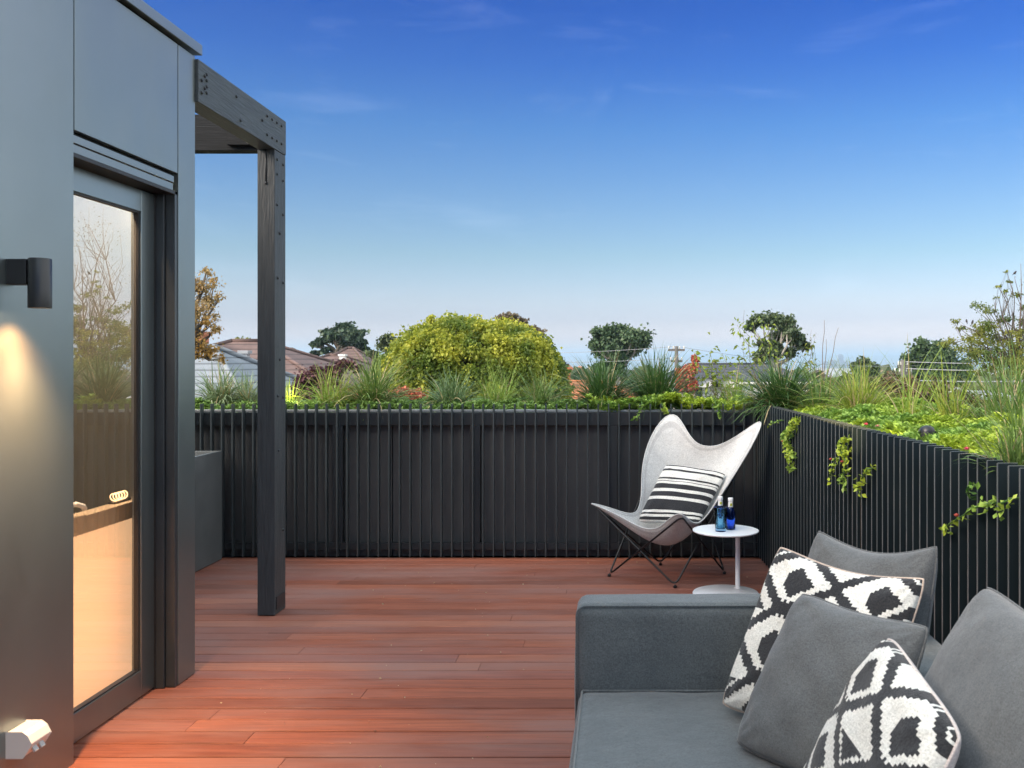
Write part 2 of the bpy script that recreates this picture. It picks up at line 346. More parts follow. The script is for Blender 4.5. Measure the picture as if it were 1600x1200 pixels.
# ------------------------------------------------------------------ terrain and far plain
def tz(x, y):
    r = np.hypot(x, y)
    near = -3.4 - 1.4*np.clip((r-15)/60, 0, 1) - 9*np.clip((r-75)/250, 0, 1) - 46*np.clip((r-300)/1700, 0, 1)
    hills = (118+14*np.sin(x/2100.)+8*np.sin(x/870.+1)+4*np.sin(x/310.))*np.clip((y-9500)/2500, 0, 1)**1.5*(r > 9000)
    return near+hills
rad = np.concatenate([[0.0], np.geomspace(4, 22000, 90)]); ang = np.linspace(0, 2*np.pi, 145)[:-1]
rr, aa = np.meshgrid(rad, ang, indexing='ij'); gx, gy = rr*np.sin(aa), rr*np.cos(aa); gz = tz(gx, gy)
V = np.stack([gx, gy, gz], -1).reshape(-1, 3); na = len(ang)
ii, jj = np.meshgrid(np.arange(len(rad)-1), np.arange(na), indexing='ij')
Fq = np.stack([ii*na+jj, (ii+1)*na+jj, (ii+1)*na+(jj+1) % na, ii*na+(jj+1) % na], -1).reshape(-1, 4)
def ground_mat():
    m, nt, b = new_mat('suburb_ground')
    c = mixrgb(nt, noise(nt, .02, 6, .7, lo=.4, hi=.62), (.055, .075, .035), (.20, .18, .14))
    c = mixrgb(nt, noise(nt, .006, 5, .8, lo=.52, hi=.62), c, (.34, .32, .30))
    c = mixrgb(nt, noise(nt, .25, 4, .7, lo=.45, hi=.6), c, (.05, .08, .03))
    nt.links.new(c, b.inputs['Base Color']); b.inputs['Roughness'].default_value = .95; return m
tag(npmesh('ground', V, Fq[:, ::-1], ground_mat(), smooth=True), kind='structure')

# ------------------------------------------------------------------ vegetation generators
def leaf_quads(C, D, S, Wd=.42, droop=0.25, rg=rng):
    """folded leaves: C centres, D directions, S lengths -> verts, quads (2 per leaf)"""
    n = len(C); D = D/np.linalg.norm(D, axis=1, keepdims=True)
    U = rg.normal(size=(n, 3)); Sd = np.cross(D, U); Sd /= np.linalg.norm(Sd, axis=1, keepdims=True)+1e-9
    Nn = np.cross(Sd, D); S = S[:, None]
    base = C-D*S*.5; tip = C+D*S*.5-np.array([0, 0, 1])*S*droop
    l = C+Sd*S*Wd+Nn*S*.12; r = C-Sd*S*Wd+Nn*S*.12
    V = np.stack([base, l, tip, r], 1).reshape(-1, 3)
    i = np.arange(n)*4
    return V, np.stack([i, i+1, i+2, i+3], -1)
def blob_points(n, centres, radii, shell=.55, squash=.8, rg=rng):
    k = rg.choice(len(centres), n, p=radii**2/np.sum(radii**2))
    d = rg.normal(size=(n, 3)); d /= np.linalg.norm(d, axis=1, keepdims=True)
    rr = (shell+(1-shell)*rg.random(n)**.7)*(1+.22*np.abs(rg.normal(size=n))) if shell > .32 else .15+.62*np.abs(rg.normal(size=n))
    p = centres[k]+d*(radii[k]*rr)[:, None]*np.array([1, 1, squash])
    return p, d, k
def limb(mb, a, b, r0, r1, n=6, seg=5, wob=.06, rg=rng):
    a, b = Vector(a), Vector(b); ln = (b-a).length; pts = []; rs = []
    for i in range(seg+1):
        t = i/seg; p = a.lerp(b, t)
        if 0 < i < seg: p += Vector(rg.normal(size=3))*ln*wob
        pts.append(p); rs.append(r0+(r1-r0)*t)
    mb.tube(pts, rs, n); return pts
def tree(name, label, base, centres, radii, nleaf, lsize, lmat, bark, cat='tree', tr=.15, group=None, squash=.8, shell=.3, seed=1, Wd=.42, spread=.8, twigs=0, trunk_to=None, sub=9):
    rg = np.random.default_rng(seed); t = thing(name, label, cat, base, group)
    base = Vector(base); centres = np.array([tuple(c) for c in centres], float); radii = np.array(radii, float); c0, r0 = centres, radii
    if sub:
        k_ = np.repeat(np.arange(len(c0)), sub); dd_ = rg.normal(size=(len(k_), 3)); dd_ /= np.linalg.norm(dd_, axis=1, keepdims=True)
        centres = c0[k_]+dd_*(r0[k_]*rg.uniform(.35, 1.05, len(k_)))[:, None]*np.array([1, 1, squash]); radii = r0[k_]*rg.uniform(.4, .85, len(k_))
    top = Vector(trunk_to) if trunk_to else Vector(centres.mean(0))*.45+base*.55
    mb = MB(); limb(mb, base, top, tr, tr*.7, 9, 6, .015, rg)
    for c, r in zip(c0, r0):
        pts = limb(mb, top, c, tr*.45, tr*.10, 6, 5, .05, rg)
        for _ in range(twigs):
            dd = rg.normal(size=3); dd /= np.linalg.norm(dd); limb(mb, pts[rg.integers(2, 5)], Vector(c)+Vector(dd*r*.9), tr*.12, tr*.04, 4, 3, .06, rg)
    mb.build('trunk', bark, t)
    p, d, k = blob_points(nleaf, centres, radii, shell, squash, rg)
    D = d*spread+rg.normal(size=d.shape)*.6
    V, Q = leaf_quads(p, D, lsize*(.6+.8*rg.random(nleaf)), Wd, rg=rg)
    npmesh('crown', V, Q, lmat, rnd=np.clip(.5*rg.random(nleaf)+.5*rg.random(len(radii))[k], 0, 1), parent=t)
    return t
def tussock(label, c, n, length, spread, lmat, width=.007, seed=0, droop=1.0, lean=(0, 0), cat='grass plant', name='grass_tussock', group='strappy grasses in the roof planters', rad0=.05, up=.35):
    """a clump of arching strap leaves rooted at c"""
    rg = np.random.default_rng(seed); S = 7
    az = rg.random(n)*2*np.pi; out = np.clip(rg.random(n)**.7, 0, 1)
    ln = length*(.55+.5*rg.random(n)); r0 = rad0*np.sqrt(rg.random(n)); a0 = rg.random(n)*2*np.pi
    base = np.stack([r0*np.cos(a0), r0*np.sin(a0), np.zeros(n)], -1)
    el0 = np.pi/2-out*(np.pi/2-up)*spread; dr = droop*(.4+1.1*rg.random(n))*(.3+out)
    pts = np.zeros((n, S+1, 3)); pts[:, 0] = base; tw = rg.normal(size=n)*.25
    for s in range(S):
        t = (s+.5)/S; el = el0-dr*t**1.4*1.5; azz = az+tw*t
        step = (ln/S)[:, None]*np.stack([np.cos(el)*np.cos(azz)+lean[0]*t, np.cos(el)*np.sin(azz)+lean[1]*t, np.sin(el)], -1)
        pts[:, s+1] = pts[:, s]+step
    side = np.stack([-np.sin(az+rg.normal(size=n)*.5), np.cos(az), rg.normal(size=n)*.3], -1); side /= np.linalg.norm(side, axis=1, keepdims=True)
    wt = np.array([.8, 1, 1, .95, .85, .68, .42, .06])*width/2
    wv = (.6+.8*rg.random(n))
    Lp = pts+side[:, None]*wt[None, :, None]*wv[:, None, None]; Rp = pts-side[:, None]*wt[None, :, None]*wv[:, None, None]
    V = np.stack([Lp, Rp], 2).reshape(n, -1, 3); V = V.reshape(-1, 3)+np.array(c)
    V[:, 2] = np.maximum(V[:, 2], c[2]-.03)
    i0 = (np.arange(n)*(2*(S+1)))[:, None]+(np.arange(S)*2)[None]
    Q = np.stack([i0, i0+1, i0+3, i0+2], -1).reshape(-1, 4)
    rn = np.repeat(rg.random(n), S)
    o = npmesh(name, V, Q, lmat, rnd=rn); tag(o, label, cat, group); return o

LM = {}
LM['strap_dark'] = leaf_mat('strap_dark_green', (.035, .085, .022), (.10, .19, .05), (.05, .12, .03), .2, .4, dead=.9)
LM['strap_var'] = leaf_mat('strap_variegated', (.09, .17, .05), (.42, .46, .30), (.14, .22, .09), .15, .4, dead=.9)
LM['strap_yel'] = leaf_mat('strap_yellow_green', (.18, .28, .04), (.42, .44, .08), (.22, .32, .06), .3, .45, dead=.9)
LM['strap_mid'] = leaf_mat('strap_mid_green', (.07, .15, .03), (.26, .33, .09), (.12, .20, .05), .25, .45, dead=.9)
LM['succ'] = leaf_mat('succulent_green', (.07, .17, .025), (.38, .56, .12), (.40, .50, .05), .3, .4, 2.6)
LM['succ_dark'] = leaf_mat('succulent_deep', (.06, .14, .03), (.30, .44, .11), None, .25, .35)
LM['lime'] = leaf_mat('golden_lime_leaf', (.26, .30, .03), (.56, .54, .07), (.13, .19, .03), .35, .5, 2.4)
LM['pine'] = leaf_mat('pine_needle', (.035, .06, .035), (.075, .115, .06), None, .1)
LM['euc'] = leaf_mat('gum_leaf', (.045, .075, .035), (.12, .16, .07), (.06, .09, .04), .15)
LM['round'] = leaf_mat('evergreen_leaf', (.035, .07, .03), (.10, .155, .065), None, .15)
LM['autumn'] = leaf_mat('autumn_leaf', (.26, .17, .07), (.48, .34, .14), (.42, .24, .05), .3)
LM['plum'] = leaf_mat('plum_leaf', (.06, .022, .028), (.15, .06, .065), None, .15)
LM['red'] = leaf_mat('red_leaf', (.35, .06, .04), (.5, .16, .08), None, .2)
LM['brownhedge'] = leaf_mat('brown_leaf', (.09, .042, .028), (.20, .095, .06), (.09, .075, .035), .15)
LM['olive'] = leaf_mat('olive_leaf', (.10, .13, .025), (.30, .30, .05), (.09, .14, .03), .3)
LM['sapling'] = leaf_mat('sapling_leaf', (.13, .22, .03), (.36, .42, .07), (.22, .28, .04), .3)
LM['grey'] = leaf_mat('greybrown_leaf', (.10, .085, .055), (.20, .16, .10), None, .15)
LM['dull'] = leaf_mat('dull_green_leaf', (.05, .075, .03), (.12, .15, .06), None, .15)

# ------------------------------------------------------------------ house wall with the glass door (wall plane X = WX)
WX = -1.885; WB = -5.2
house = thing('house', 'dark metal clad house wall with a recessed glass door and flat parapet', 'house', (WX, 2, 0))
DY0, DY1 = 2.95, 3.985     # opening along Y as far as the pier; the panel before it ends at 3.215
b = MB()
b.box(WX-.02, WX, -3.0, 3.216, 0, 2.752)                                # near panel
b.build('cladding_panel', M['clad'], house, .0015)
b = MB(); b.box(WX-.02, WX, 3.222, 3.976, 2.198, 2.752); b.build('cladding_panel', M['clad'], house, .0015)
b = MB(); b.box(WX-.10, WX, 3.984, 4.14, 0.004, 2.752); b.build('corner_pier', M['clad'], house, .0015)
b = MB(); b.box(WB, WX-.101, 4.04, 4.139, -3.5, 2.75); b.box(WB, WX-.10, -3, -2.9, -3.5, 2.75); b.box(WB-.1, WB, -3, 4.139, -3.5, 2.75)
b.box(WX-.10, WX-.024, -2.9, 3.18, -3.5, 2.75); b.box(WX-.099, WX-.024, 3.18, 4.0, 2.215, 2.75); b.build('wall', M['clad'], house)
b = MB(); b.box(WB-.12, WX+.022, -3.02, 4.165, 2.764, 2.81); b.build('parapet_cap', M['clad_edge'], house, .002)
b = MB(); b.box(WB, WX-.03, -2.9, 4.1, 2.5, 2.6); b.build('roof', M['sheet_roof'], house)
# head flashing strips above the door
b = MB(); b.box(WX-.06, WX-.006, 3.216, 3.955, 2.155, 2.182); b.box(WX-.06, WX-.010, 3.216, 3.955, 2.122, 2.151)
b.box(WX-.06, WX-.03, 3.216, 3.984, 2.183, 2.21, 1); b.build('head_flashing', [M['clad_edge'], M['gasket']], house, .001)
# door frame
DX = -1.965
b = MB(); b.box(DX-.07, DX+.035, 3.945, 3.984, 0.003, 2.12); b.box(DX+.037, WX-.004, 3.960, 3.984, 0.003, 2.12)
b.box(DX-.07, DX+.002, 3.935, 3.944, .003, 2.12, 1)
b.box(DX-.07, WX-.004, 3.1, 3.984, 2.105, 2.12, 1)
b.build('door_frame', [M['frame'], M['gasket']], house, .0015)
door = thing('sliding_door', None, None, (DX, 3.4, 0)); door.parent = house; door.matrix_parent_inverse = Matrix.Translation(-house.location)
b = MB(); z0, z1 = .012, 2.10
b.box(DX-.04, DX, 3.83, 3.934, z0, z1); b.box(DX-.04, DX, 2.6, 2.72, z0, z1)
b.box(DX-.04, DX-.0005, 2.72, 3.83, z0, .118); b.box(DX-.04, DX-.0005, 2.72, 3.83, 2.01, z1)
fr = b.build('leaf_frame', M['leaf'], None, .002); fr.parent = door; fr.matrix_parent_inverse = Matrix.Translation(-(house.location+Vector((0, 0, 0)))) @ Matrix.Translation(house.location-door.location)
b = MB(); b.box(DX-.028, DX-.012, 2.72, 2.728, .118, 2.01); b.box(DX-.028, DX-.008, 3.821, 3.83, .118, 2.01); b.box(DX-.028, DX-.006, 2.728, 3.821, .118, .124); b.box(DX-.028, DX-.006, 2.728, 3.821, 2.004, 2.01)
g = b.build('gasket', M['gasket']); g.parent = door; g.matrix_parent_inverse = Matrix.Translation(-door.location)
b = MB(); b.add([(DX-.018, 2.725, .12), (DX-.018, 3.826, .12), (DX-.018, 3.826, 2.005), (DX-.018, 2.725, 2.005)], [(0, 1, 2, 3)])
g = b.build('glass', M['pane']); g.parent = door; g.matrix_parent_inverse = Matrix.Translation(-door.location)
fr.matrix_parent_inverse = Matrix.Translation(-door.location)
# interior: landing floor, side walls, ceiling with a lamp, low cream wall with a taupe capping
b = MB(); b.box(WB, WX-.105, 0.0, 4.03, -.06, -.002); b.build('indoor_floor', M['floor_in'], house)
b = MB(); b.box(-3.9, -3.8, 0, 6.0-1.97, 0, 2.45); b.box(-3.8, WX-.105, .9, 1.0, 0, 2.45); b.box(-3.9, WX-.105, 0, 4.03, 2.45, 2.5); b.build('indoor_wall', M['room'], house)
b = MB(); b.box(-2.075, -2.06, 2.7, 4.035, 0.02, .728); b.build('low_wall_painted_glow', M['wall_glow'], house)  # glow imitates a warmly lit wall; no light source stands behind it
b = MB(); b.box(-2.12, -2.052, 2.7, 4.035, .730, .800); b.build('wall_capping', M['benchedge'], house, .003)
b = MB(); pts = [(-2.32+.0, 3.62, .74)]
for i in range(13):
    a = math.pi*i/12; pts.append((-2.32+.0, 3.66-.06*math.cos(a)*1.0+.02, .80+.045*math.sin(a)))
b.tube([(-2.08, 3.30, .80), (-2.08, 3.32, .835), (-2.08, 3.36, .848), (-2.07, 3.45, .852), (-2.06, 3.53, .850), (-2.05, 3.56, .838), (-2.05, 3.57, .825)], .010, 10)
b.build('tap', M['white_metal'], house)
b = MB(); b.lathe([(.05, 0), (.05, .012)], (-2.12, 3.2, 2.436), 20); b.build('ceiling_lamp', M['lamp_glow'], house)
def spot(name, loc, target, energy, size, blend, col, parent=None, rad_=.02):
    l = bpy.data.lights.new(name, 'SPOT'); l.energy = energy; l.spot_size = R(size); l.spot_blend = blend; l.color = col; l.shadow_soft_size = rad_
    o = bpy.data.objects.new(name, l); COL.objects.link(o); o.location = loc
    o.rotation_euler = (Vector(target)-Vector(loc)).to_track_quat('-Z', 'Y').to_euler()
    if parent: o.parent = parent; o.matrix_parent_inverse = Matrix.Translation(-parent.location)
    return o
def point(name, loc, energy, col, rad_=.05, parent=None):
    l = bpy.data.lights.new(name, 'POINT'); l.energy = energy; l.color = col; l.shadow_soft_size = rad_
    o = bpy.data.objects.new(name, l); COL.objects.link(o); o.location = loc
    if parent: o.parent = parent; o.matrix_parent_inverse = Matrix.Translation(-parent.location)
    return o
WARM = (1, .50, .20)
point('indoor_light', (-2.12, 3.1, 2.38), 130, (1, .72, .45), .06, house)

# ------------------------------------------------------------------ wall lamp, power outlet
lamp = thing('wall_lamp', 'black cylinder downlight on the dark wall with a lit lens', 'wall lamp', (WX, 2.88, 1.63))
lx, ly = WX+.092, 2.88
b = MB(); b.lathe([(.0325, 1.560), (.033, 1.563), (.033, 1.712), (.031, 1.714)], (lx, ly, 0), 32, cap=False)
b.lathe([(.0295, 1.574), (.0295, 1.562), (.0325, 1.560)], (lx, ly, 0), 32, cap=False); b.lathe([(.031, 1.714), (.001, 1.7142)], (lx, ly, 0), 32, cap=False)
b.build('body', M['lamp_black'], lamp)
b = MB(); b.lathe([(.0293, 1.566), (.0293, 1.570)], (lx, ly, 0), 32); b.build('lens', M['lamp_glow'], lamp)
b = MB(); b.box(WX+.004, lx-.030, ly-.022, ly+.022, 1.632, 1.711); b.box(WX, WX+.004, ly-.022, ly+.022, 1.632, 1.711); b.build('bracket', M['lamp_black'], lamp, .002)
spot('lamp_light', (lx, ly, 1.558), (lx-.20, ly, 0.6), 30, 112, 1, (1, .47, .17), lamp, .028)
spot('lamp_light', (lx, ly, 1.558), (lx+.12, ly+.25, 0), 52, 84, .9, (1, .64, .30), lamp, .028)

plug = thing('power_outlet', 'white weatherproof twin power outlet low on the dark wall', 'power outlet', (WX, 2.9, .21))
prof = [(WX, .250), (WX+.050, .250), (WX+.066, .238), (WX+.078, .214), (WX+.052, .173), (WX, .173)]
b = MB(); b.prism(prof, 1, 2.858, 2.958); b.build('housing', M['white_plastic'], plug, .003)
for yy in (2.892, 2.925):
    b = MB(); m4 = Matrix.Translation((WX+.0665, yy, .1935)) @ Matrix.Rotation(R(-32.4), 4, 'Y')
    b.box(-.004, .004, -.010, .010, -.015, .015, 0, m4); b.build('socket_cover', M['grey_plastic'], plug, .002)

# ------------------------------------------------------------------ pergola
perg = thing('pergola', 'dark painted timber post and bolted beams beside the house corner', 'pergola', (-1.92, 5.15, 0))
b = MB(); b.box(-1.967, -1.872, 5.066, 5.232, .003, 2.548); post = b.build('post', M['timber_v'], perg, .003)
b = MB(); b.box(-1.969, -1.870, 4.14, 5.234, 2.551, 2.742); beam = b.build('beam', M['timber'], perg, .003)
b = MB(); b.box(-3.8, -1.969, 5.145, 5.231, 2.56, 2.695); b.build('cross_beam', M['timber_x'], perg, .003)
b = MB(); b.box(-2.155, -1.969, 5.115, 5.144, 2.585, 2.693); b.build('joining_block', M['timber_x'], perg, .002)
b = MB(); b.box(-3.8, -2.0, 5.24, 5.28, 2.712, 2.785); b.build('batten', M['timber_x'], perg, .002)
b = MB()
bolts = [(4.17+.03*(i % 2)*1.0+.0, 2.60+.028*i) for i in range(4)]+[(4.22, 2.613+.028*i) for i in range(4)]
bolts += [(4.95+.07*i, zz) for i in range(4) for zz in (2.60, 2.70)]+[(4.55, 2.69), (4.60, 2.585), (4.88, 2.66)]
bolts += [(5.10, 2.50), (5.19, 2.49), (5.10, 2.42), (5.19, 2.40), (5.10, 2.25), (5.19, 2.21), (5.14, 2.1), (5.11, 1.85), (5.19, 1.83), (5.14, 1.4), (5.11, 1.2), (5.19, 1.19), (5.12, .9), (5.19, .45)]
def bolt_at(mbx, x, y, z, r=.008):
    vs = []; n = 8
    for k, (rr_, dx) in enumerate(((r, 0), (r, .004), (r*.55, .007))):
        for j in range(n):
            g = 2*math.pi*j/n; vs.append((x+dx, y+rr_*math.cos(g), z+rr_*math.sin(g)))
    fs = [(k*n+j, k*n+(j+1) % n, (k+1)*n+(j+1) % n, (k+1)*n+j) for k in range(2) for j in range(n)]+[tuple(2*n+j for j in range(n))]
    mbx.add(vs, fs, 0, True)
for (y, z) in bolts:
    b = MB(); bolt_at(b, -1.870 if z > 2.55 else -1.872, y, z); b.build('bolt_head', M['bolt'], perg)
b = MB(); b.lathe([(.012, 0), (.012, .006), (.006, .01)], (0, 0, 0), 8)
o = b.build('bolt', M['bolt'], perg); o.rotation_euler = (R(90), 0, 0); o.matrix_parent_inverse = Matrix.Translation(-perg.location); o.location = (-2.085, 5.113, 2.64)
b = MB(); b.box(-1.8715, -1.867, 5.085, 5.215, .03, .10); b.build('base_plate', M['bolt'], perg, .001)
b = MB(); b.tube([(-1.9195, 5.064, 2.548), (-1.9195, 5.064, 2.37)], .003, 6); b.lathe([(.001, 2.355), (.006, 2.36), (.006, 2.37), (.002, 2.375)], (-1.9195, 5.064, 0), 8); b.build('pull_rod', M['bolt'], perg)

# ------------------------------------------------------------------ deck
YF = 6.52
PITCH, GAP = .114, .008
mb = MB(); rn = []
def board(x0, x1, y0, z=0.0):
    r = random.random(); c = .004; y1 = y0+PITCH-GAP; zz = -.03
    vs = [(x, y, z_) for x in (x0, x1) for (y, z_) in ((y0, zz), (y0, -c*.8), (y0+c, 0), (y1-c, 0), (y1, -c*.8), (y1, zz))]
    dz = random.uniform(-.0008, .0008)
    vs = [(a, b_, c_+dz) for a, b_, c_ in vs]
    fs = [(i, i+1, i+7, i+6) for i in range(5)]+[(5, 4, 3, 2, 1, 0), (6, 7, 8, 9, 10, 11)]
    mb.add(vs, [f[::-1] for f in fs]); rn.extend([r]*len(fs))
y = YF+.06-PITCH*90
for k in range(90):
    yy = y+k*PITCH; x = -4.2-random.random()*2
    lo, hi = (-4.2, 1.25)
    while x < hi:
        ln = random.choice([2.1, 2.7, 3.3, 3.9, 4.5, 5.1]); a, c_ = max(x, lo), min(x+ln-.002, hi)
        if yy < 4.12: a = max(a, WX-.12)
        if c_-a > .02: board(a, c_, yy)
        x += ln
deck = mb.build('deck', M['deck']); tag(deck, kind='structure')
at = deck.data.attributes.new('rnd', 'FLOAT', 'FACE'); at.data.foreach_set('value', rn)
b = MB(); b.box(-4.3, 1.3, -3.8, 7.6, -.2, -.06); tag(b.build('deck_floor_slab', M['backing']), kind='structure')
b = MB(); b.box(-4.25, 1.95, -3.5, 7.5, -3.8, -.21); tag(b.build('lower_storey', M['cream_render']), 'rendered lower storey carrying the roof deck', 'building')

rl_ = np.random.default_rng(8); n_ = 90; C = np.stack([rl_.uniform(-1.8, .9, n_), rl_.uniform(2.9, 6.4, n_), np.full(n_, .006)], -1); D = rl_.normal(size=(n_, 3)); D[:, 2] *= .15
V, Q = leaf_quads(C, D, rl_.uniform(.004, .014, n_), .35, .1, rg=rl_)
tag(npmesh('leaf_litter', V, Q, mat('litter', (.55, .45, .32), (.30, .20, .10), rough=.9, scale=40)), 'scattered pale flecks and tiny dry leaves on the deck boards', 'litter', None, 'stuff')
# ------------------------------------------------------------------ fences
ZT = 1.088
bf = thing('back_fence', 'dark slatted fence along the far end of the deck', 'fence', (-1, YF, 0))
CX, CY = .985, 6.53               # corner of the two fences
b = MB(); x = CX-.02
while x > -4.2:
    j = random.uniform(-.0012, .0012)
    b.box(x-.0048+j, x+.0048+j, YF, YF+.045, .015, ZT+random.uniform(-.001, .001)); x -= .0735
b.build('slat_screen', M['slat'], bf, .001, 1)
b = MB(); b.box(-4.2, 1.0, YF+.047, YF+.085, .935, 1.025); b.box(-4.2, 1.0, YF+.047, YF+.078, .055, .105); b.build('rail', M['rail'], bf, .002)
for xx0 in (529, 743, 957):
    b = MB(); xx = X_(xx0, YF+.07); b.box(xx-.036, xx+.036, YF+.046, YF+.10, .106, .934); b.build('fence_post', M['rail'], bf, .002)
b = MB(); b.box(-4.2, X_(615, 6.65)-.006, YF+.105, YF+.125, .0, .99)
b.box(X_(615, 6.65)+.002, X_(1131, 6.65)-.005, YF+.105, YF+.125, 0, .99); b.box(X_(1131, 6.65)+.005, 1.0, YF+.105, YF+.125, 0, .99); b.build('panel', M['panel'], bf)
b = MB(); b.box(-4.2, 1.15, YF+.09, YF+.15, 1.027, 1.043); b.build('cap_rail', M['capmetal'], bf, .002)
rf_dir = (Vector((1.151, 2.63, 0))-Vector((CX, CY, 0))); rf_len0 = rf_dir.length; rf_dir.normalize(); rf_n = Vector((-rf_dir.y, rf_dir.x, 0)) # points +X
if rf_n.x < 0: rf_n = -rf_n
rf = thing('side_fence', 'dark fence of deep vertical fins along the sofa side', 'fence', (CX, CY, 0))
b = MB(); s = .0; LEN = 6.6; ms = []
while s < LEN:
    p = Vector((CX, CY, 0))+rf_dir*s
    m4 = Matrix(((rf_n.x, -rf_dir.x, 0, p.x), (rf_n.y, -rf_dir.y, 0, p.y), (0, 0, 1, 0), (0, 0, 0, 1)))
    zt_ = ZT+random.uniform(-.0008, .0008); jj_ = random.uniform(-.0012, .0012); b.box(.0016, .062, -.0035+jj_, .0035+jj_, .015, zt_, 0, m4); b.box(0, .0014, -.0035+jj_, .0035+jj_, .015, zt_-.0004, 1, m4); b.box(.0018, .0618, -.0034+jj_, .0034+jj_, zt_+.0002, zt_+.0016, 1, m4); s += .0705  # thin front and top strips carry the painted edge light
b.build('fin_screen', [M['slat2'], M['fin_edge_light']], rf)
b = MB(); m4 = Matrix(((rf_n.x, -rf_dir.x, 0, CX), (rf_n.y, -rf_dir.y, 0, CY), (0, 0, 1, 0), (0, 0, 0, 1)))
b.box(.064, .09, -LEN, .1, 0, 1.03, 0, m4); b.build('backing_panel', M['backing'], rf)

# ------------------------------------------------------------------ roof planters (L shaped trough) and ground cover
pl = thing('roof_planter', 'raised trough planter wrapping behind both fences', 'planter', (1.5, 7, 0))
b = MB(); b.box(-4.2, 2.3, 7.42, 7.5, -.1, 1.0); b.box(2.02, 2.1, -.6, 7.42, -.1, 1.0); b.build('trough_wall', M['planter'], pl, .003)
b = MB(); b.box(-4.2, 2.02, YF+.155, 7.42, .5, .985); b.box(1.30, 2.02, -.6, YF+.155, .5, .985); b.box(1.1, 1.3, 4.2, YF+.155, .5, .98); b.build('soil', M['soil'], pl)

def cover(name, label, pts_fn, n, size, lmat, seed, ros=6, hump=.03):
    """ground cover: rosettes of small fleshy leaves"""
    rg = np.random.default_rng(seed); p = pts_fn(rg, n)
    n = len(p)
    hz = .025*np.sin(p[:, 0]*9+1.3)*np.sin(p[:, 1]*7.3)+.02*np.sin(p[:, 0]*21)*np.sin(p[:, 1]*17+2)
    p[:, 2] += hz+rg.random(n)*hump
    C = np.repeat(p, ros, 0); k = np.tile(np.arange(ros), n); az = k*2*np.pi/ros+np.repeat(rg.random(n)*6, ros)+rg.normal(size=n*ros)*.3
    el = rg.uniform(.15, 1.1, n*ros); s = size*np.repeat(.6+.9*rg.random(n), ros)*(.8+.4*rg.random(n*ros))
    D = np.stack([np.cos(az)*np.cos(el), np.sin(az)*np.cos(el), np.sin(el)], -1)
    C = C+D*(s*.5)[:, None]
    side = np.stack([-np.sin(az), np.cos(az), np.zeros_like(az)], -1); up = np.cross(D, side); up *= np.sign(up[:, 2:3]+1e-9)
    h = s[:, None]; base = C-D*h*.5; tip = C+D*h*.5-up*h*.08
    l = C+D*h*.12+side*h*.26+up*h*.10; r = C+D*h*.12-side*h*.26+up*h*.10; mid = C+D*h*.1
    V = np.stack([base, l, tip, r, mid], 1).reshape(-1, 3); i = np.arange(len(C))*5
    Q = np.concatenate([np.stack([i, i+4, i+1], -1), np.stack([i+4, i+2, i+1], -1), np.stack([i, i+3, i+4], -1), np.stack([i+4, i+3, i+2], -1)], 0)
    rn = np.tile(np.clip(np.repeat(rg.random(n), ros)*.6+.4*rg.random(len(C)), 0, 1), 4)
    o = npmesh(name, V, Q, lmat, rnd=rn); tag(o, label, 'ground cover', None, 'stuff'); return o
def side_x(y): return CX+.085+(CY-y)*(1.151-CX)/(CY-2.63)
cl_ = thing('coil_reflection', 'small glowing coil imitating a lamp reflection in the door glass above the glowing wall', 'lamp', (-2.10, 3.93, .801))  # coil modelled in place of a lamp reflection on the glass
b = MB(); b.tube([(-2.10+.016*math.cos(a_), 3.86+.0034*a_, .826+.016*math.sin(a_)) for a_ in [k*.35 for k in range(80)]], .0022, 5); b.build('coil', M['coil'], cl_)
b = MB(); b.box(-2.115, -2.085, 3.85, 3.98, .801, .808); b.build('base', M['lamp_black'], cl_)
def f_side(rg, n):
    y = 1.2+(7.4-1.2)*rg.random(n)**.9; x0 = side_x(y)+.02; x = x0+(2.06-x0)*rg.random(n)
    ed = np.clip((x-x0)/.12, 0, 1)*np.clip((2.08-x)/.1, 0, 1)
    return np.stack([x, y, .985+.045*ed+.05*np.clip((x-x0)/.5, 0, 1)], -1)
cover('succulent_ground_cover', 'bright green fleshy ground cover in the planter beside the fins', f_side, 24000, .025, LM['succ'], 3)
def f_back(rg, n):
    x = -4.1+5.2*rg.random(n); y = 6.66+.76*rg.random(n)**1.2; return np.stack([x, y, .99+.05*np.clip((y-6.64)/.1, 0, 1)], -1)
cover('succulent_ground_cover', 'low green ground cover in the planter behind the far fence', f_back, 12000, .024, LM['succ_dark'], 4)
def f_spill(rg, n):
    x = rg.choice([.05, .2, .36, .62, .8, -.04], n, p=[.2, .25, .2, .15, .1, .1])+rg.normal(size=n)*.07; y = 6.60+.2*rg.random(n); return np.stack([x, y, 1.04+.05*rg.random(n)], -1)
cover('succulent_ground_cover', 'lime succulent cushion spilling over the far fence above the chair', f_spill, 1300, .030, LM['succ'], 5)

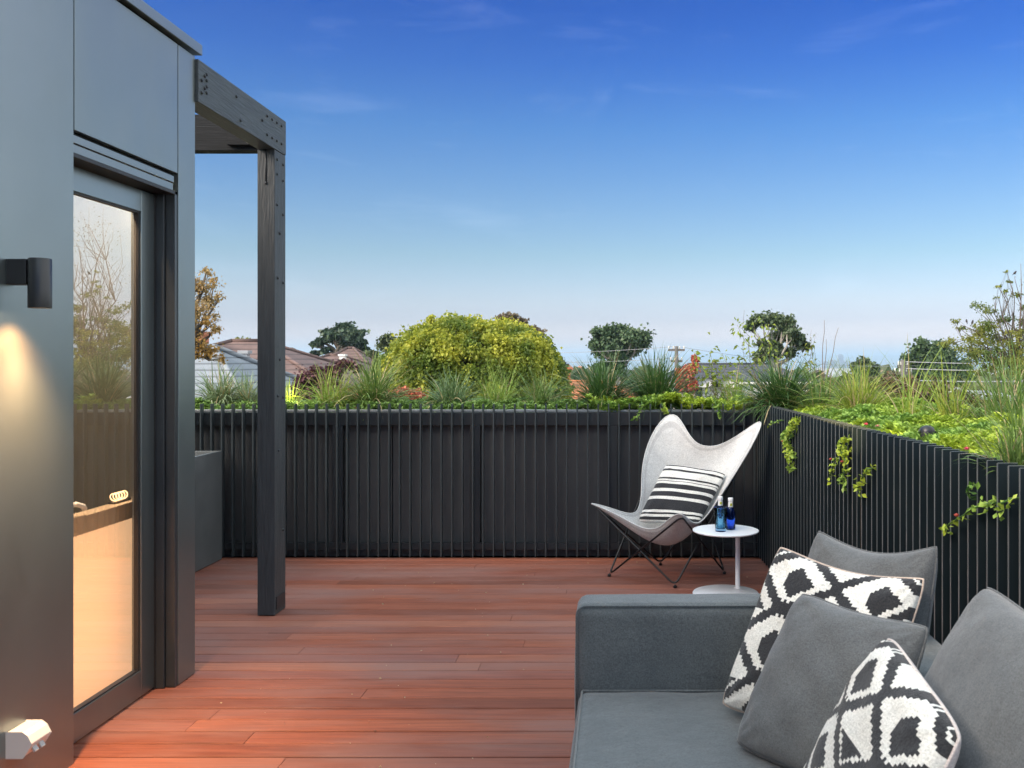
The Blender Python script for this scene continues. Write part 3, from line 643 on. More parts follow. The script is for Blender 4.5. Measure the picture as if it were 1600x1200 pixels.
# strappy grasses  (label, pixel x, pixel y of base, depth, n, length, spread, mat, width, droop)
T = [
 ('broad variegated grass mound just past the pergola post on the house side', 345, 636, 7.05, 420, .40, 1.0, 'strap_var', .008, 1.25, .08),
 ('second smaller variegated mound beside the pergola post', 388, 636, 7.05, 200, .36, .95, 'strap_var', .008, 1.1, .06),
 ('thin yellow grass lit up against the pergola post', 452, 636, 6.9, 40, .30, .55, 'strap_yel', .007, .5, .03),
 ('loose yellow green grass fan in front of the purple tree', 520, 636, 6.95, 170, .40, .85, 'strap_yel', .0065, 1.0, .09),
 ('tall dense green tussock between purple tree and big golden bush', 583, 634, 7.0, 330, .50, .78, 'strap_mid', .0075, .85, .07),
 ('spreading variegated tussock under the middle of the golden bush', 706, 640, 6.95, 380, .36, 1.05, 'strap_var', .007, 1.15, .07),
 ('wispy light grass in front of the golden bush', 775, 636, 7.1, 110, .42, .6, 'strap_yel', .005, .6, .1),
 ('sparse upright grass at the edge of the golden bush', 845, 638, 7.0, 100, .38, .55, 'strap_mid', .0055, .6, .07),
 ('dark green tussock standing in front of the round evergreen tree', 942, 636, 6.95, 400, .48, .72, 'strap_dark', .007, .75, .06),
 ('dark green tussock above the canvas chair with pale seed tips', 1025, 634, 7.0, 420, .52, .75, 'strap_dark', .007, .75, .07),
 ('thin bright grass between chair and corner of the fences', 1150, 638, 6.95, 90, .36, .5, 'strap_yel', .006, .6, .05),
 ('largest glossy tussock behind the corner where the fences meet', 1222, 648, 6.45, 520, .48, .80, 'strap_dark', .0085, .8, .07),
 ('golden green tussock along the fins next to the corner tussock', 1345, 652, 5.75, 300, .44, .8, 'strap_yel', .0065, .9, .07),
 ('dull green tussock behind the golden green one', 1330, 640, 6.6, 260, .42, .9, 'strap_mid', .007, .9, .08),
 ('thin upright reeds growing through the ground cover', 1422, 655, 4.95, 24, .50, .32, 'strap_yel', .006, .5, .06),
 ('bright upright spiky grass past the dark hedge', 1487, 662, 4.55, 52, .44, .33, 'strap_yel', .0065, .45, .045),
 ('arching olive grass at the far edge of the planter near the olive tree', 1570, 664, 4.5, 150, .52, .8, 'strap_mid', .006, .9, .10),
 ('loose arching green tussock leaning out between corner tussock and golden green one', 1283, 648, 6.2, 210, .44, .95, 'strap_mid', .007, 1.0, .07),
 ('tall fine grass against the picture edge beside the olive tree', 1604, 690, 3.7, 80, .46, .7, 'strap_mid', .0045, .7, .06),
 ('fine fresh green grass clump over the last fins', 1600, 738, 2.9, 220, .26, .55, 'strap_mid', .0045, .7, .07),
]
for i, (lb, x, y, Y, n, ln, sp, mt, wd, dr, r0) in enumerate(T):
    zb = 1.0; X = X_(x, Y)
    tussock(lb, (X, Y, zb), int(n*1.7), ln*1.08, sp, LM[mt], wd, 100+i, dr, rad0=r0)

# hanging succulent sprigs on the fin fence and over the back fence
def sprig(label, start, pts, nleaf, size, seed, flower=0):
    rg = np.random.default_rng(seed); t = thing('trailing_succulent', label, 'trailing plant', start, 'succulent sprigs trailing out between the fins')
    P3 = [Vector(p) for p in pts]; mb = MB(); mb.tube(P3, [.0035]*(len(P3)-1)+[.0015], 5); mb.build('stem', LM['succ_dark'], t)
    n = nleaf; tt = rg.random(n)*(len(P3)-1); C = []
    for q in tt:
        i = int(q); C.append(P3[i].lerp(P3[min(i+1, len(P3)-1)], q-i))
    C = np.array(C)+rg.normal(size=(n, 3))*size*.35; D = rg.normal(size=(n, 3)); D[:, 0] -= .4
    s = size*(.6+.7*rg.random(n)); V, Q = leaf_quads(C, D, s, .32, .1, rg=rg)
    npmesh('leaves', V, Q, LM['succ'], rnd=rg.random(n), parent=t)
    if flower:
        mb = MB(); mb.lathe([(.001, -.004), (.007, 0), (.009, .004), (.002, .008)], tuple(P3[len(P3)//2]+Vector((-.02, 0, 0))), 8); mb.build('flower', LM['red'], t)
def fin_pt(px, py, off=.02):
    # point on the fence face seen at pixel x
    k = (px-PX)/F
    # CX + a*(CY-y) = k*y
    a = (1.151-CX)/(CY-2.63); yy = (CX+a*CY)/(k+a); return Vector((k*yy-off, yy, Z_(py, yy)))
SP = [
 ('tiny sprig on the fins closest to the chair', [(1222, 658), (1213, 661), (1207, 664)], 14, .02, 0),
 ('dense leafy trail hanging on the fins beside the chair', [(1247, 658), (1240, 675), (1234, 690), (1240, 712), (1244, 733)], 190, .032, 1),
 ('twin short trail joined to the dense trail', [(1246, 668), (1228, 682), (1238, 700), (1250, 716)], 90, .028, 0),
 ('long trail with a pink bud over the middle fins', [(1328, 687), (1322, 700), (1330, 722), (1328, 745), (1331, 772)], 100, .030, 1),
 ('thin trail hanging to the chair side of the pink budded one', [(1326, 706), (1315, 718), (1307, 735), (1304, 752)], 50, .027, 1),
 ('small curled trail hanging between the long trail and the cushions', [(1363, 733), (1358, 748), (1347, 760), (1358, 780)], 46, .028, 0),
 ('horizontal sprig sticking out above the grey cushion', [(1552, 788), (1535, 795), (1515, 806), (1498, 819), (1484, 833)], 46, .026, 1),
 ('short upright tip above the horizontal sprig', [(1525, 778), (1528, 765), (1535, 757)], 18, .024, 0),
 ('single sprig nearest the camera on the fins', [(1592, 780), (1580, 787), (1570, 803)], 20, .026, 0),
]
for i, (lb, pp, n, sz, fl) in enumerate(SP):
    pts = [fin_pt(a, c, .022+.01*(j % 2)) for j, (a, c) in enumerate(pp)]
    st = pts[0]; pts = [st+Vector((.06, 0, .01))]+pts
    sprig(lb, tuple(st), pts, n, sz, 300+i, fl)
for i, (lb, pp, n) in enumerate([('short succulent trail over the far fence beside the chair back', [(1003, 632), (1000, 642), (994, 655)], 26), ('succulent trail hanging over the far fence between the chair wings', [(1118, 630), (1122, 640), (1126, 652)], 26), ('leafy succulent trail drooping right behind the chair back', [(1035, 634), (1040, 642), (1045, 648)], 34)]):
    pts = [P(a, c, 6.50) for a, c in pp]; pts = [pts[0]+Vector((0, .15, .03))]+pts
    sprig(lb, tuple(pts[1]), pts, n, .03, 340+i)

# pink flowers in the cover, a black spotlight
for i, (x, y, Y, lb) in enumerate([(1353, 664, 4.25, 'pink flower in the yellow patch of ground cover'), (1511, 703, 2.95, 'pink flower in the ground cover above the grey cushion'), (1371, 667, 4.1, 'dull pink bud beside the pink flower')]):
    o = MB(); c = P(x, y, Y)
    for k in range(14):
        a = k*2.4; e = .3+.05*k; d_ = Vector((math.cos(a)*math.cos(e), math.sin(a)*math.cos(e), math.sin(e)))
        s_ = Vector((-math.sin(a), math.cos(a), 0)); r_ = .014
        o.add([c, c+d_*r_*.6+s_*.003, c+d_*r_, c+d_*r_*.6-s_*.003], [(0, 1, 2, 3)])
    tag(o.build('flower', mat('pink_petal', (.75, .06, .16) if i < 2 else (.5, .22, .2), rough=.5)), lb, 'flower', 'small flowers in the ground cover')
sp_c = P(1449, 679, 4.0)
gl = thing('garden_spotlight', 'small black round spotlight half buried in the bright ground cover', 'spotlight', tuple(sp_c))
b = MB()
prof = [(.001, .040), (.014, .038), (.026, .030), (.032, .016), (.032, -.02), (.028, -.05)]
b.lathe(prof, tuple(sp_c), 24, cap=False); o = b.build('housing', M['lamp_black'], gl)
b = MB(); b.tube([sp_c+Vector((0, 0, -.02)), sp_c+Vector((0, .01, -.15))], .008, 8); b.build('stake', M['lamp_black'], gl)
b = MB(); b.tube([sp_c+Vector((-.04*math.cos(a), .04*math.sin(a)*.3, .045*math.sin(a)-.01)) for a in [R(20+14*k) for k in range(11)]], .004, 6); b.build('glare_hood', M['frame'], gl)
spot('spotlight_beam', sp_c+Vector((-.03, .06, .10)), sp_c+Vector((-.26, .36, -.02)), 3.2, 95, .9, (1, .80, .30), gl, .02)
gl2 = thing('garden_spotlight', 'small spotlight lighting the yellow grass beside the pergola post', 'spotlight', tuple(P(455, 632, 6.85)))
p_ = P(440, 634, 6.85); b = MB(); b.lathe([(.001, .03), (.02, .028), (.028, .015), (.028, -.05)], tuple(p_), 20, cap=False); b.build('housing', M['lamp_black'], gl2)
point('spotlight_glow', p_+Vector((.10, -.05, .07)), .5, (1, .82, .30), .015, gl2)

# leafy saplings and bare canes in the planter
def sapling(label, base, tips, nl, lsize, seed, lm='sapling', bend=.05, name='sapling', rnd_leaf=1.0, tw=.003):
    rg = np.random.default_rng(seed); t = thing(name, label, name, base, 'thin plants rising from the planter'); mb = MB(); C = []; D = []
    for tp, dens, rr_ in tips:
        pts = limb(mb, base, tp, tw, tw*.35, 5, 7, bend, rg)
        for _ in range(int(nl*dens)):
            q = 7-rg.random()**1.6*3.2; i = min(int(q), 6); c = pts[i].lerp(pts[i+1], q-i)
            dd = rg.normal(size=3)*rr_; C.append(np.array(c)+dd); D.append(dd/rr_+np.array([0, 0, -.3]))
        for _ in range(int(4*dens)):
            i = rg.integers(3, 7); dd = rg.normal(size=3)*rr_*1.1; limb(mb, pts[i], pts[i]+Vector(dd), tw*.4, tw*.2, 4, 2, .05, rg)
    mb.build('stem', M['twig'], t)
    if C:
        C = np.array(C); D = np.array(D); n = len(C); V, Q = leaf_quads(C, D, lsize*(.6+.8*rg.random(n)), .24, .25, rg=rg)
        npmesh('leaves', V, Q, LM[lm], rnd=rg.random(n), parent=t)
def B(x, Y): return (X_(x, Y), Y, 1.0)
sapling('small leafy sapling in front of the white gabled house', B(1125, 7.1), [(P(1128, 552, 7.1), 1, .05), (P(1110, 552, 7.1), .5, .03), (P(1085, 552, 7.05), .8, .035), (P(1135, 585, 7.1), 1.1, .08), (P(1110, 590, 7.1), 1, .07), (P(1160, 588, 7.1), 1.1, .07)], 46, .038, 41, rnd_leaf=1)
sapling('tall thin sapling in front of the spreading gum tree', B(1195, 7.15), [(P(1163, 484, 7.15), .12, .02), (P(1152, 508, 7.15), 1, .035), (P(1178, 505, 7.15), 1.2, .05), (P(1200, 505, 7.15), .8, .04), (P(1160, 535, 7.15), .5, .03), (P(1195, 555, 7.1), 1.2, .07), (P(1230, 560, 7.1), .9, .05)], 34, .036, 42)
sapling('leafy reddish cane at the end of the spreading gum tree', B(1266, 7.1), [(P(1268, 530, 7.1), 1, .03), (P(1258, 545, 7.1), .5, .03), (P(1265, 570, 7.1), .6, .04)], 26, .034, 43, 'olive')
sapling('pair of bare canes pointing at the far city towers', B(1284, 7.1), [(P(1288, 500, 7.1), 0, .02), (P(1310, 512, 7.1), 0, .02), (P(1291, 530, 7.1), .05, .01)], 10, .03, 44, bend=.012, tw=.0045)
sapling('faint bare twigs beside the bare canes', B(1275, 7.2), [(P(1268, 515, 7.2), 0, .02), (P(1275, 520, 7.2), 0, .02), (P(1160, 550, 7.2), 0, .02)], 10, .03, 45, bend=.02, tw=.0022)
sapling('weedy yellow shrub under the small leafy sapling', B(1100, 7.2), [(P(1095, 610, 7.2), 1, .06), (P(1125, 605, 7.2), 1, .06), (P(1075, 615, 7.2), .7, .06), (P(1155, 612, 7.2), .7, .05)], 50, .028, 46, 'sapling')

# ------------------------------------------------------------------ planter box at the far end by the house
b = MB(); x0, x1, y0, y1, zt = -3.6, -2.772, 5.35, 6.505, .762
px = thing('planter_box', 'tall plain grey planter box behind the house corner', 'planter', (-3.2, 6, 0))
b.box(x1-.03, x1, y0, y1, .004, zt); b.box(x0, x0+.03, y0, y1, .004, zt); b.box(x0+.03, x1-.03, y0, y0+.03, .004, zt); b.box(x0+.03, x1-.03, y1-.03, y1, .004, zt)
b.build('box_wall', M['planter'], px, .003)
b = MB(); b.box(x0+.031, x1-.031, y0+.031, y1-.031, .01, zt-.12); b.build('soil', M['soil'], px)

# ------------------------------------------------------------------ butterfly chair
ch = thing('butterfly_chair', 'butterfly chair with pale grey canvas sling on thin black rods', 'chair', (.32, 6.0, 0), None)
HL, HR = Vector((.345, 6.40, 1.0)), Vector((.905, 6.06, .96))
FL, FR = Vector((-.155, 6.04, .455)), Vector((.385, 5.555, .462))
fA, fB, fC, fD = Vector((-.054, 5.99, .013)), Vector((.353, 5.69, .013)), Vector((.292, 6.32, .013)), Vector((.698, 6.06, .013))
def rodloop(pts, r=.0062, rc=.05):
    out_ = []; k = len(pts)
    for i in range(k):
        p, a, c = pts[i], pts[i-1], pts[(i+1) % k]
        u, v = (a-p).normalized(), (c-p).normalized()
        for t in range(7):
            s = t/6; q0 = p+u*rc; q1 = p+v*rc; out_.append(q0*(1-s)**2+p*2*s*(1-s)+q1*s**2)
    mb = MB(); mb.tube(out_, r, 10, closed=True); return mb
bk_ = Vector((.033, .037, -.012))
rodloop([HL+bk_, fA, FR, fD]).build('rod_frame', M['rod'], ch)
rodloop([FL, fB, HR+bk_, fC]).build('rod_frame', M['rod'], ch)
b = MB()
for f_ in (fA, fB, fC, fD):
    b = MB(); b.lathe([(.001, -.012), (.011, -.012), (.012, -.002), (.006, .006)], tuple(f_+Vector((0, 0, 0))), 12, cap=False); b.build('foot_cap', M['rod'], ch)
# sling: biquadratic saddle over the four tips, rounded at the tips
G3 = [[FL+Vector((-.03, .0, .02)), Vector((.19, 5.86, .335)), FR+Vector((.01, -.02, .02))],
      [P(985, 806, 6.05), Vector((.325, 5.975, .245)), P(1089, 820, 5.79)],
      [P(1004, 766, 6.15), Vector((.47, 6.16, .47)), P(1131, 766, 5.87)],
      [HL+Vector((-.010, .03, .025)), Vector((.60, 6.20, .82)), HR+Vector((.045, .0, .045))]]
TT = [-1, -.42, .25, 1]
def lag2(s_): return (s_*(s_-1)/2, 1-s_*s_, s_*(s_+1)/2)
def lagn(t, T4):
    o_ = []
    for i in range(len(T4)):
        v = 1.0
        for j in range(len(T4)):
            if i != j: v *= (t-T4[j])/(T4[i]-T4[j])
        o_.append(v)
    return o_
def sling(s_, t):
    a, c = lag2(s_), lagn(t, TT); p = Vector((0, 0, 0))
    for i in range(4):
        for j in range(3): p += G3[i][j]*(c[i]*a[j])
    p.z -= .02*max(0, 1-s_*s_)*max(0, 1-(t+.35)**2*2)
    return p
nr, na_ = 26, 128; V = []; Q = []; mi = []
nrm = []
for i in range(nr+1):
    for j in range(na_):
        g = 2*math.pi*j/na_; c_, s_ = math.cos(g), math.sin(g); pw = 3.3
        rr_ = (abs(c_)**pw+abs(s_)**pw)**(-1/pw)*(1+.21*(2*abs(c_*s_))**3); q = (i/nr)
        V.append(tuple(sling(c_*rr_*q, s_*rr_*q)))
for i in range(nr):
    for j in range(na_):
        Q.append((i*na_+j, i*na_+(j+1) % na_, (i+1)*na_+(j+1) % na_, (i+1)*na_+j)); mi.append(1 if i == nr-2 else 0)
o = npmesh('canvas_sling', np.array(V), np.array(Q), [M['canvas'], M['canvas_seam']], parent=ch, midx=mi, smooth=True)
sd = o.modifiers.new('thick', 'SOLIDIFY'); sd.thickness = .004; sd.offset = 0
b = MB(); b.tube([Vector(v)+Vector((0, 0, 0)) for v in V[nr*na_:]], .0045, 6, closed=True); b.build('edge_binding', M['canvas'], ch)

# ------------------------------------------------------------------ cushions
def pillow(name, label, TL, TR, BR, BL, thick, matfn, mats, n=56, seed=0, pinch=.07, wr=.004, cat='cushion', sag=(0, 0), group=None, piping=None):
    TL, TR, BR, BL = [np.array(v, float) for v in (TL, TR, BR, BL)]
    rg = np.random.default_rng(seed)
    u = np.linspace(-1, 1, n+1); U, W = np.meshgrid(u, u, indexing='ij')    # U left..right, W bottom..top
    pu = U*(1-pinch*(1-W**2)*np.abs(U)**3); pw = W*(1-pinch*(1-U**2)*np.abs(W)**3)
    rc_ = 1-.085*(np.abs(U*W))**4; pu = pu*rc_; pw = pw*rc_
    a, c = (pu+1)/2, (pw+1)/2
    Pm = (BL[None, None]*((1-a)*(1-c))[..., None]+BR*(a*(1-c))[..., None]+TL*((1-a)*c)[..., None]+TR*(a*c)[..., None])
    nn = np.cross(TR-TL+BR-BL, TL-BL+TR-BR); nn /= np.linalg.norm(nn)
    if nn[1] > 0 and abs(nn[1]) > .2 or (abs(nn[1]) <= .2 and nn[0] > 0): nn = -nn
    e = (1-U**2)*(1-W**2); T_ = thick*np.clip(e, 0, 1)**.40*(1+.06*np.sin(U*2.1+seed)*np.sin(W*1.7+seed*2))
    ph = rg.random(8)*6
    wrk = wr*(np.sin(U*7+W*3+ph[0])*np.sin(W*9+ph[1])+.6*np.sin(U*15-W*11+ph[2])*(np.abs(U*W))+.8*np.sin((U+W)*12+ph[3])*np.clip(np.abs(U)+np.abs(W)-.9, 0, 1))
    edge = np.clip(e*6, 0, 1)
    # crease rays out of the corners
    for su, sw in ((1, 1), (1, -1), (-1, 1), (-1, -1)):
        rr_ = np.hypot(U-su, W-sw); an = np.arctan2(W-sw, U-su); wrk += wr*1.6*np.sin(an*14+ph[4]+su)*np.exp(-rr_*3.2)*np.clip(rr_*5, 0, 1)
    sg = np.zeros_like(Pm); sg[..., 2] = -sag[0]*(1-U**2)*((W+1)/2)**2; Pm = Pm+sg
    Fv = Pm+nn*(T_+wrk*edge)[..., None]; Bv = Pm-nn*(T_+wrk*edge)[..., None]*.85
    idx = np.arange((n+1)**2).reshape(n+1, n+1); q = np.stack([idx[:-1, :-1], idx[1:, :-1], idx[1:, 1:], idx[:-1, 1:]], -1).reshape(-1, 4)
    N1 = (n+1)**2; q2 = q[:, ::-1].copy()
    # share the border vertices
    remap = np.arange(N1)+N1; bd = np.zeros((n+1, n+1), bool); bd[0] = bd[-1] = True; bd[:, 0] = bd[:, -1] = True
    remap[bd.ravel()] = np.arange(N1)[bd.ravel()]; q2 = remap[q2]
    ci, cj = np.meshgrid(np.arange(n), np.arange(n), indexing='ij')
    m1 = np.array([[matfn(i, j, n, 0) for j in range(n)] for i in range(n)]).ravel(); m2 = np.array([[matfn(i, j, n, 1) for j in range(n)] for i in range(n)]).ravel()
    t = thing(name, label, cat, tuple((BL+BR)/2), group)
    V_ = np.concatenate([Fv.reshape(-1, 3), Bv.reshape(-1, 3)])
    o = npmesh('cover', V_, np.concatenate([q, q2]), mats, parent=t, midx=np.concatenate([m1, m2]), smooth=True)
    ring = [Pm[i, 0] for i in range(n+1)]+[Pm[n, j] for j in range(1, n+1)]+[Pm[i, n] for i in range(n-1, -1, -1)]+[Pm[0, j] for j in range(n-1, 0, -1)]
    if piping: mb = MB(); mb.tube([Vector(v) for v in ring[::2]], .0035, 6, closed=True); mb.build('piping', piping, t)
    return t
def kilim(i, j, n, back):
    if back: return 2
    # stepped zigzags and stepped triangles on a 54 cell grid
    x = i*54//n+9; y = j*54//n+11
    px_, py_ = 29, 22
    v = (x+7) % px_; v = v if v < px_/2 else px_-v
    t_ = int(round(v*py_/px_))
    if (y+t_) % py_ < 4 or (y-t_+2) % py_ < 4: return 1
    # solid stepped lozenges inside every other white field
    cx = (x+7) % px_-px_/2; cy = (y+1-(py_//2 if True else 0)) % py_-py_/2
    ax_, ay_ = abs(cx), abs(cy)
    if ax_*.8+ay_ < 5.5 and ((x+7)//px_+(y+1)//py_) % 2 == 0: return 1
    cx = (x+7+px_//2) % px_-px_/2; cy = (y+1) % py_-py_/2
    if abs(cx)*.75+abs(cy) < 5.5 and cx > -4: return 1
    return 0
CR, BK = M['cream_wool'], M['black_wool']
solid = lambda i, j, n, b_: 0
pillow('cushion', 'grey cushion furthest back in the sofa corner against the fins', (.62, 2.90, .885), (.893, 2.545, .905), (.80, 2.46, .42), (.50, 2.84, .42), .085, solid, [M['cush']], seed=1, sag=(.045, 0), group='grey sofa cushions', piping=M['cush'])
pillow('cushion', 'black and cream geometric cushion standing between two grey cushions', (.469, 2.72, .872), (.832, 2.45, .835), (.648, 2.33, .40), (.275, 2.62, .415), .075, kilim, [CR, BK, M['tan_cloth']], n=108, seed=2, sag=(.03, 0), group='black and cream kilim cushions', piping=M['tan_cloth'])
pillow('cushion', 'grey cushion overlapping the larger geometric cushion', (.487, 2.47, .795), (.745, 2.17, .785), (.56, 2.03, .40), (.287, 2.376, .41), .085, solid, [M['cush']], seed=3, sag=(.012, 0), group='grey sofa cushions', piping=M['cush'])
pillow('cushion', 'black and cream cushion cut off by the bottom edge in front', (.592, 2.02, .815), (.612, 1.62, .745), (.40, 1.60, .38), (.39, 2.05, .40), .075, kilim, [CR, BK, M['pink_cloth']], n=108, seed=4, sag=(-.01, 0), group='black and cream kilim cushions', piping=M['pink_cloth'])
pillow('cushion', 'large grey cushion cut off by the picture edge beside the fins', (.845, 2.12, .905), (.90, 1.55, .90), (.66, 1.5, .40), (.60, 2.12, .40), .10, solid, [M['cush']], seed=5, sag=(.02, 0), group='grey sofa cushions', piping=M['cush'])
def stripes(i, j, n, back):
    y = j/n
    for a, c in ((.03, .08), (.12, .15), (.19, .36), (.41, .49), (.54, .62), (.66, .67), (.70, .73), (.85, .89), (.95, .975)):
        if a <= y < c: return 1
    return 0
pillow('cushion', 'black and cream striped cushion lying on the canvas chair', P(1040, 722, 6.13)+Vector((0, 0, 0)), P(1139, 738, 5.97), P(1092, 822, 5.80), P(992, 818, 5.93), .055, stripes, [CR, BK], n=100, seed=6, sag=(.0, 0), pinch=.05, wr=.003)

# ------------------------------------------------------------------ side table, bottles, tumbler
tx, ty, th = .645, 5.54, .384
tb = thing('side_table', 'round white metal side table standing next to the canvas chair', 'table', (tx, ty, 0))
b = MB(); b.lathe([(.001, th-.010), (.188, th-.010), (.196, th-.006), (.197, th), (.190, th+.001), (.001, th+.001)], (tx, ty, 0), 64, cap=False); b.build('table_top', M['white_metal'], tb)
b = MB(); b.lathe([(.001, .003), (.196, .003), (.197, .006), (.194, .011), (.001, .012)], (tx, ty, 0), 64, cap=False); b.build('base', M['white_metal'], tb)
b = MB(); b.lathe([(.0145, .012), (.0145, th-.010)], (tx+.085, ty+.10, 0), 24, cap=False); b.lathe([(.021, .012), (.019, .018), (.0145, .02)], (tx+.085, ty+.10, 0), 24, cap=False); b.build('stem', M['white_metal'], tb)
def bottle(label, px_, Y, hgt=.187):
    c = Vector((X_(px_, Y), Y, th+.0015)); t = thing('water_bottle', label, 'bottle', tuple(c), 'blue glass water bottles on the side table')
    b = MB(); b.lathe([(.001, .002), (.026, .0), (.029, .004), (.029, .100), (.027, .112), (.018, .128), (.0125, .138), (.012, .165), (.0, .166)], tuple(c), 32, cap=False)
    b.lathe([(.0, .160), (.010, .158), (.0105, .137), (.016, .126), (.025, .110), (.0265, .10), (.0265, .008), (.0, .007)], tuple(c), 32, cap=False); b.build('glass_body', M['blue_glass'], t)
    b = MB(); b.lathe([(.0145, .134), (.0150, .136), (.0135, .164), (.0133, .165)], tuple(c), 24, cap=False); b.build('neck_label', M['label'], t)
    b = MB(); b.lathe([(.0152, .168), (.0156, .170), (.0156, .186), (.0145, .188), (.001, .1882)], tuple(c), 24, cap=False); b.lathe([(.0125, .164), (.0125, .169)], tuple(c), 24); b.build('cap', M['cap_white'], t)
    vs = [c+Vector((.0154*math.sin(a), -.0154*math.cos(a), z)) for z in (.142, .157) for a in (R(8-28), R(8-14), R(8), R(8+14), R(8+28))]
    b = MB(); b.add(vs, [(i, i+1, i+6, i+5) for i in range(4)]); b.build('emblem', M['label_gold'], t)
bottle('blue glass water bottle with white cap hidden partly behind the tumbler', 1125.5, 5.61)
bottle('blue glass water bottle with white cap standing clear beside the tumbler', 1141.5, 5.55)
c = Vector((X_(1126, 5.49), 5.49, th+.0015)); t = thing('tumbler', 'textured blue green glass tumbler on the side table', 'glass', tuple(c))
vs = []; fs = []; n_, rows = 48, 30
def tr_(z): return .030+.011*(z/.142)
for k in range(rows+1):
    z = .142*k/rows
    for j in range(n_):
        g = 2*math.pi*j/n_; r_ = tr_(z)
        if z > .035: r_ += .0011*math.sin(g*9+2.2*math.sin(z*150))*math.sin(z*190)
        if .104 < z < .110 or .125 < z < .130: r_ += .0012
        vs.append(c+Vector((r_*math.cos(g), r_*math.sin(g), z)))
fs = [(k*n_+j, k*n_+(j+1) % n_, (k+1)*n_+(j+1) % n_, (k+1)*n_+j) for k in range(rows) for j in range(n_)]
b = MB(); b.add(vs, fs, 0, True); b.lathe([(tr_(.142), .142), (tr_(.142)-.003, .1425), (tr_(.02)-.003, .02), (.001, .018)], tuple(c), n_, cap=False); b.lathe([(.001, 0.0), (.030, 0)], tuple(c), n_, cap=False)
b.build('glass_body', M['tumbler'], t)

# ------------------------------------------------------------------ sofa
sf = thing('sofa', 'low grey fabric outdoor sofa loaded with cushions in front of the fin fence', 'sofa', (.35, 1.9, 0))
def softbox(x0, x1, y0, y1, z0, z1, r, name, m, puff=0, n=40):
    c = np.array([(x0+x1)/2, (y0+y1)/2, (z0+z1)/2]); h = np.array([x1-x0, y1-y0, z1-z0])/2; V = []; Q = []
    for ax in range(3):
        for sg in (-1, 1):
            u = np.sin(np.linspace(-1, 1, n+1)*np.pi/2)*.5+np.linspace(-1, 1, n+1)*.5; A, B_ = np.meshgrid(u, u, indexing='ij')
            p = np.zeros((n+1, n+1, 3)); o1, o2 = (ax+1) % 3, (ax+2) % 3; p[..., ax] = sg*h[ax]; p[..., o1] = A*h[o1]; p[..., o2] = B_*h[o2]
            inn = np.clip(p, -(h-r), h-r); d_ = p-inn; l_ = np.linalg.norm(d_, axis=-1, keepdims=True)+1e-9; q = inn+d_/l_*r
            wv = 1+.25*np.sin(q[..., o1]*11+1)*np.sin(q[..., o2]*9+2)
            q[..., ax] += sg*puff*(1-A**2)*(1-B_**2)*wv+sg*puff*.10*np.sin(q[..., o1]*23+q[..., o2]*17)*(1-A**2)
            o = len(V)*(n+1)**2; V.append((q+c).reshape(-1, 3)); idx = np.arange((n+1)**2).reshape(n+1, n+1)+o
            f = np.stack([idx[:-1, :-1], idx[1:, :-1], idx[1:, 1:], idx[:-1, 1:]], -1).reshape(-1, 4); Q.append(f if sg > 0 else f[:, ::-1])
    o = npmesh(name, np.concatenate(V), np.concatenate(Q), m, parent=sf, smooth=True)
    import bmesh
    bm = bmesh.new(); bm.from_mesh(o.data); bmesh.ops.remove_doubles(bm, verts=bm.verts, dist=1e-5); bm.to_mesh(o.data); bm.free(); return o
softbox(-.128, .885, 2.835, 3.0, .08, .648, .035, 'armrest', M['sofa'], .006)
softbox(.725, .885, .5, 2.834, .08, .642, .04, 'backrest', M['sofa'], .006)
softbox(-.120, .72, .5, 2.83, .08, .20, .02, 'base', M['sofa'], 0)
softbox(-.118, .722, .52, 2.830, .204, .396, .03, 'seat_cushion', M['sofa'], .016)
def pipe(pts, name='piping'):
    b = MB(); b.tube(pts, .0035, 6); b.build(name, M['sofa'], sf)
def arc_corner(a, c_, y, n=8): pass
pp = [(-.126, 2.842, .09)]+[(-.126+.03*(1-math.cos(a)), 2.842, 0.615+.03*math.sin(a)) for a in [R(11.25*k) for k in range(9)]]+[(.86, 2.842, .646)]
pipe(pp)
pipe([(-.108, .55, .393), (-.108, 2.815, .393)]); pipe([(-.108, 2.823, .392), (.70, 2.823, .392)])
for (x, y) in ((-.09, 2.95), (-.09, .6), (.83, 2.95), (.83, .6)):
    b = MB(); b.lathe([(.018, .002), (.02, .08)], (x, y, 0), 16); b.build('leg', M['rod'], sf)

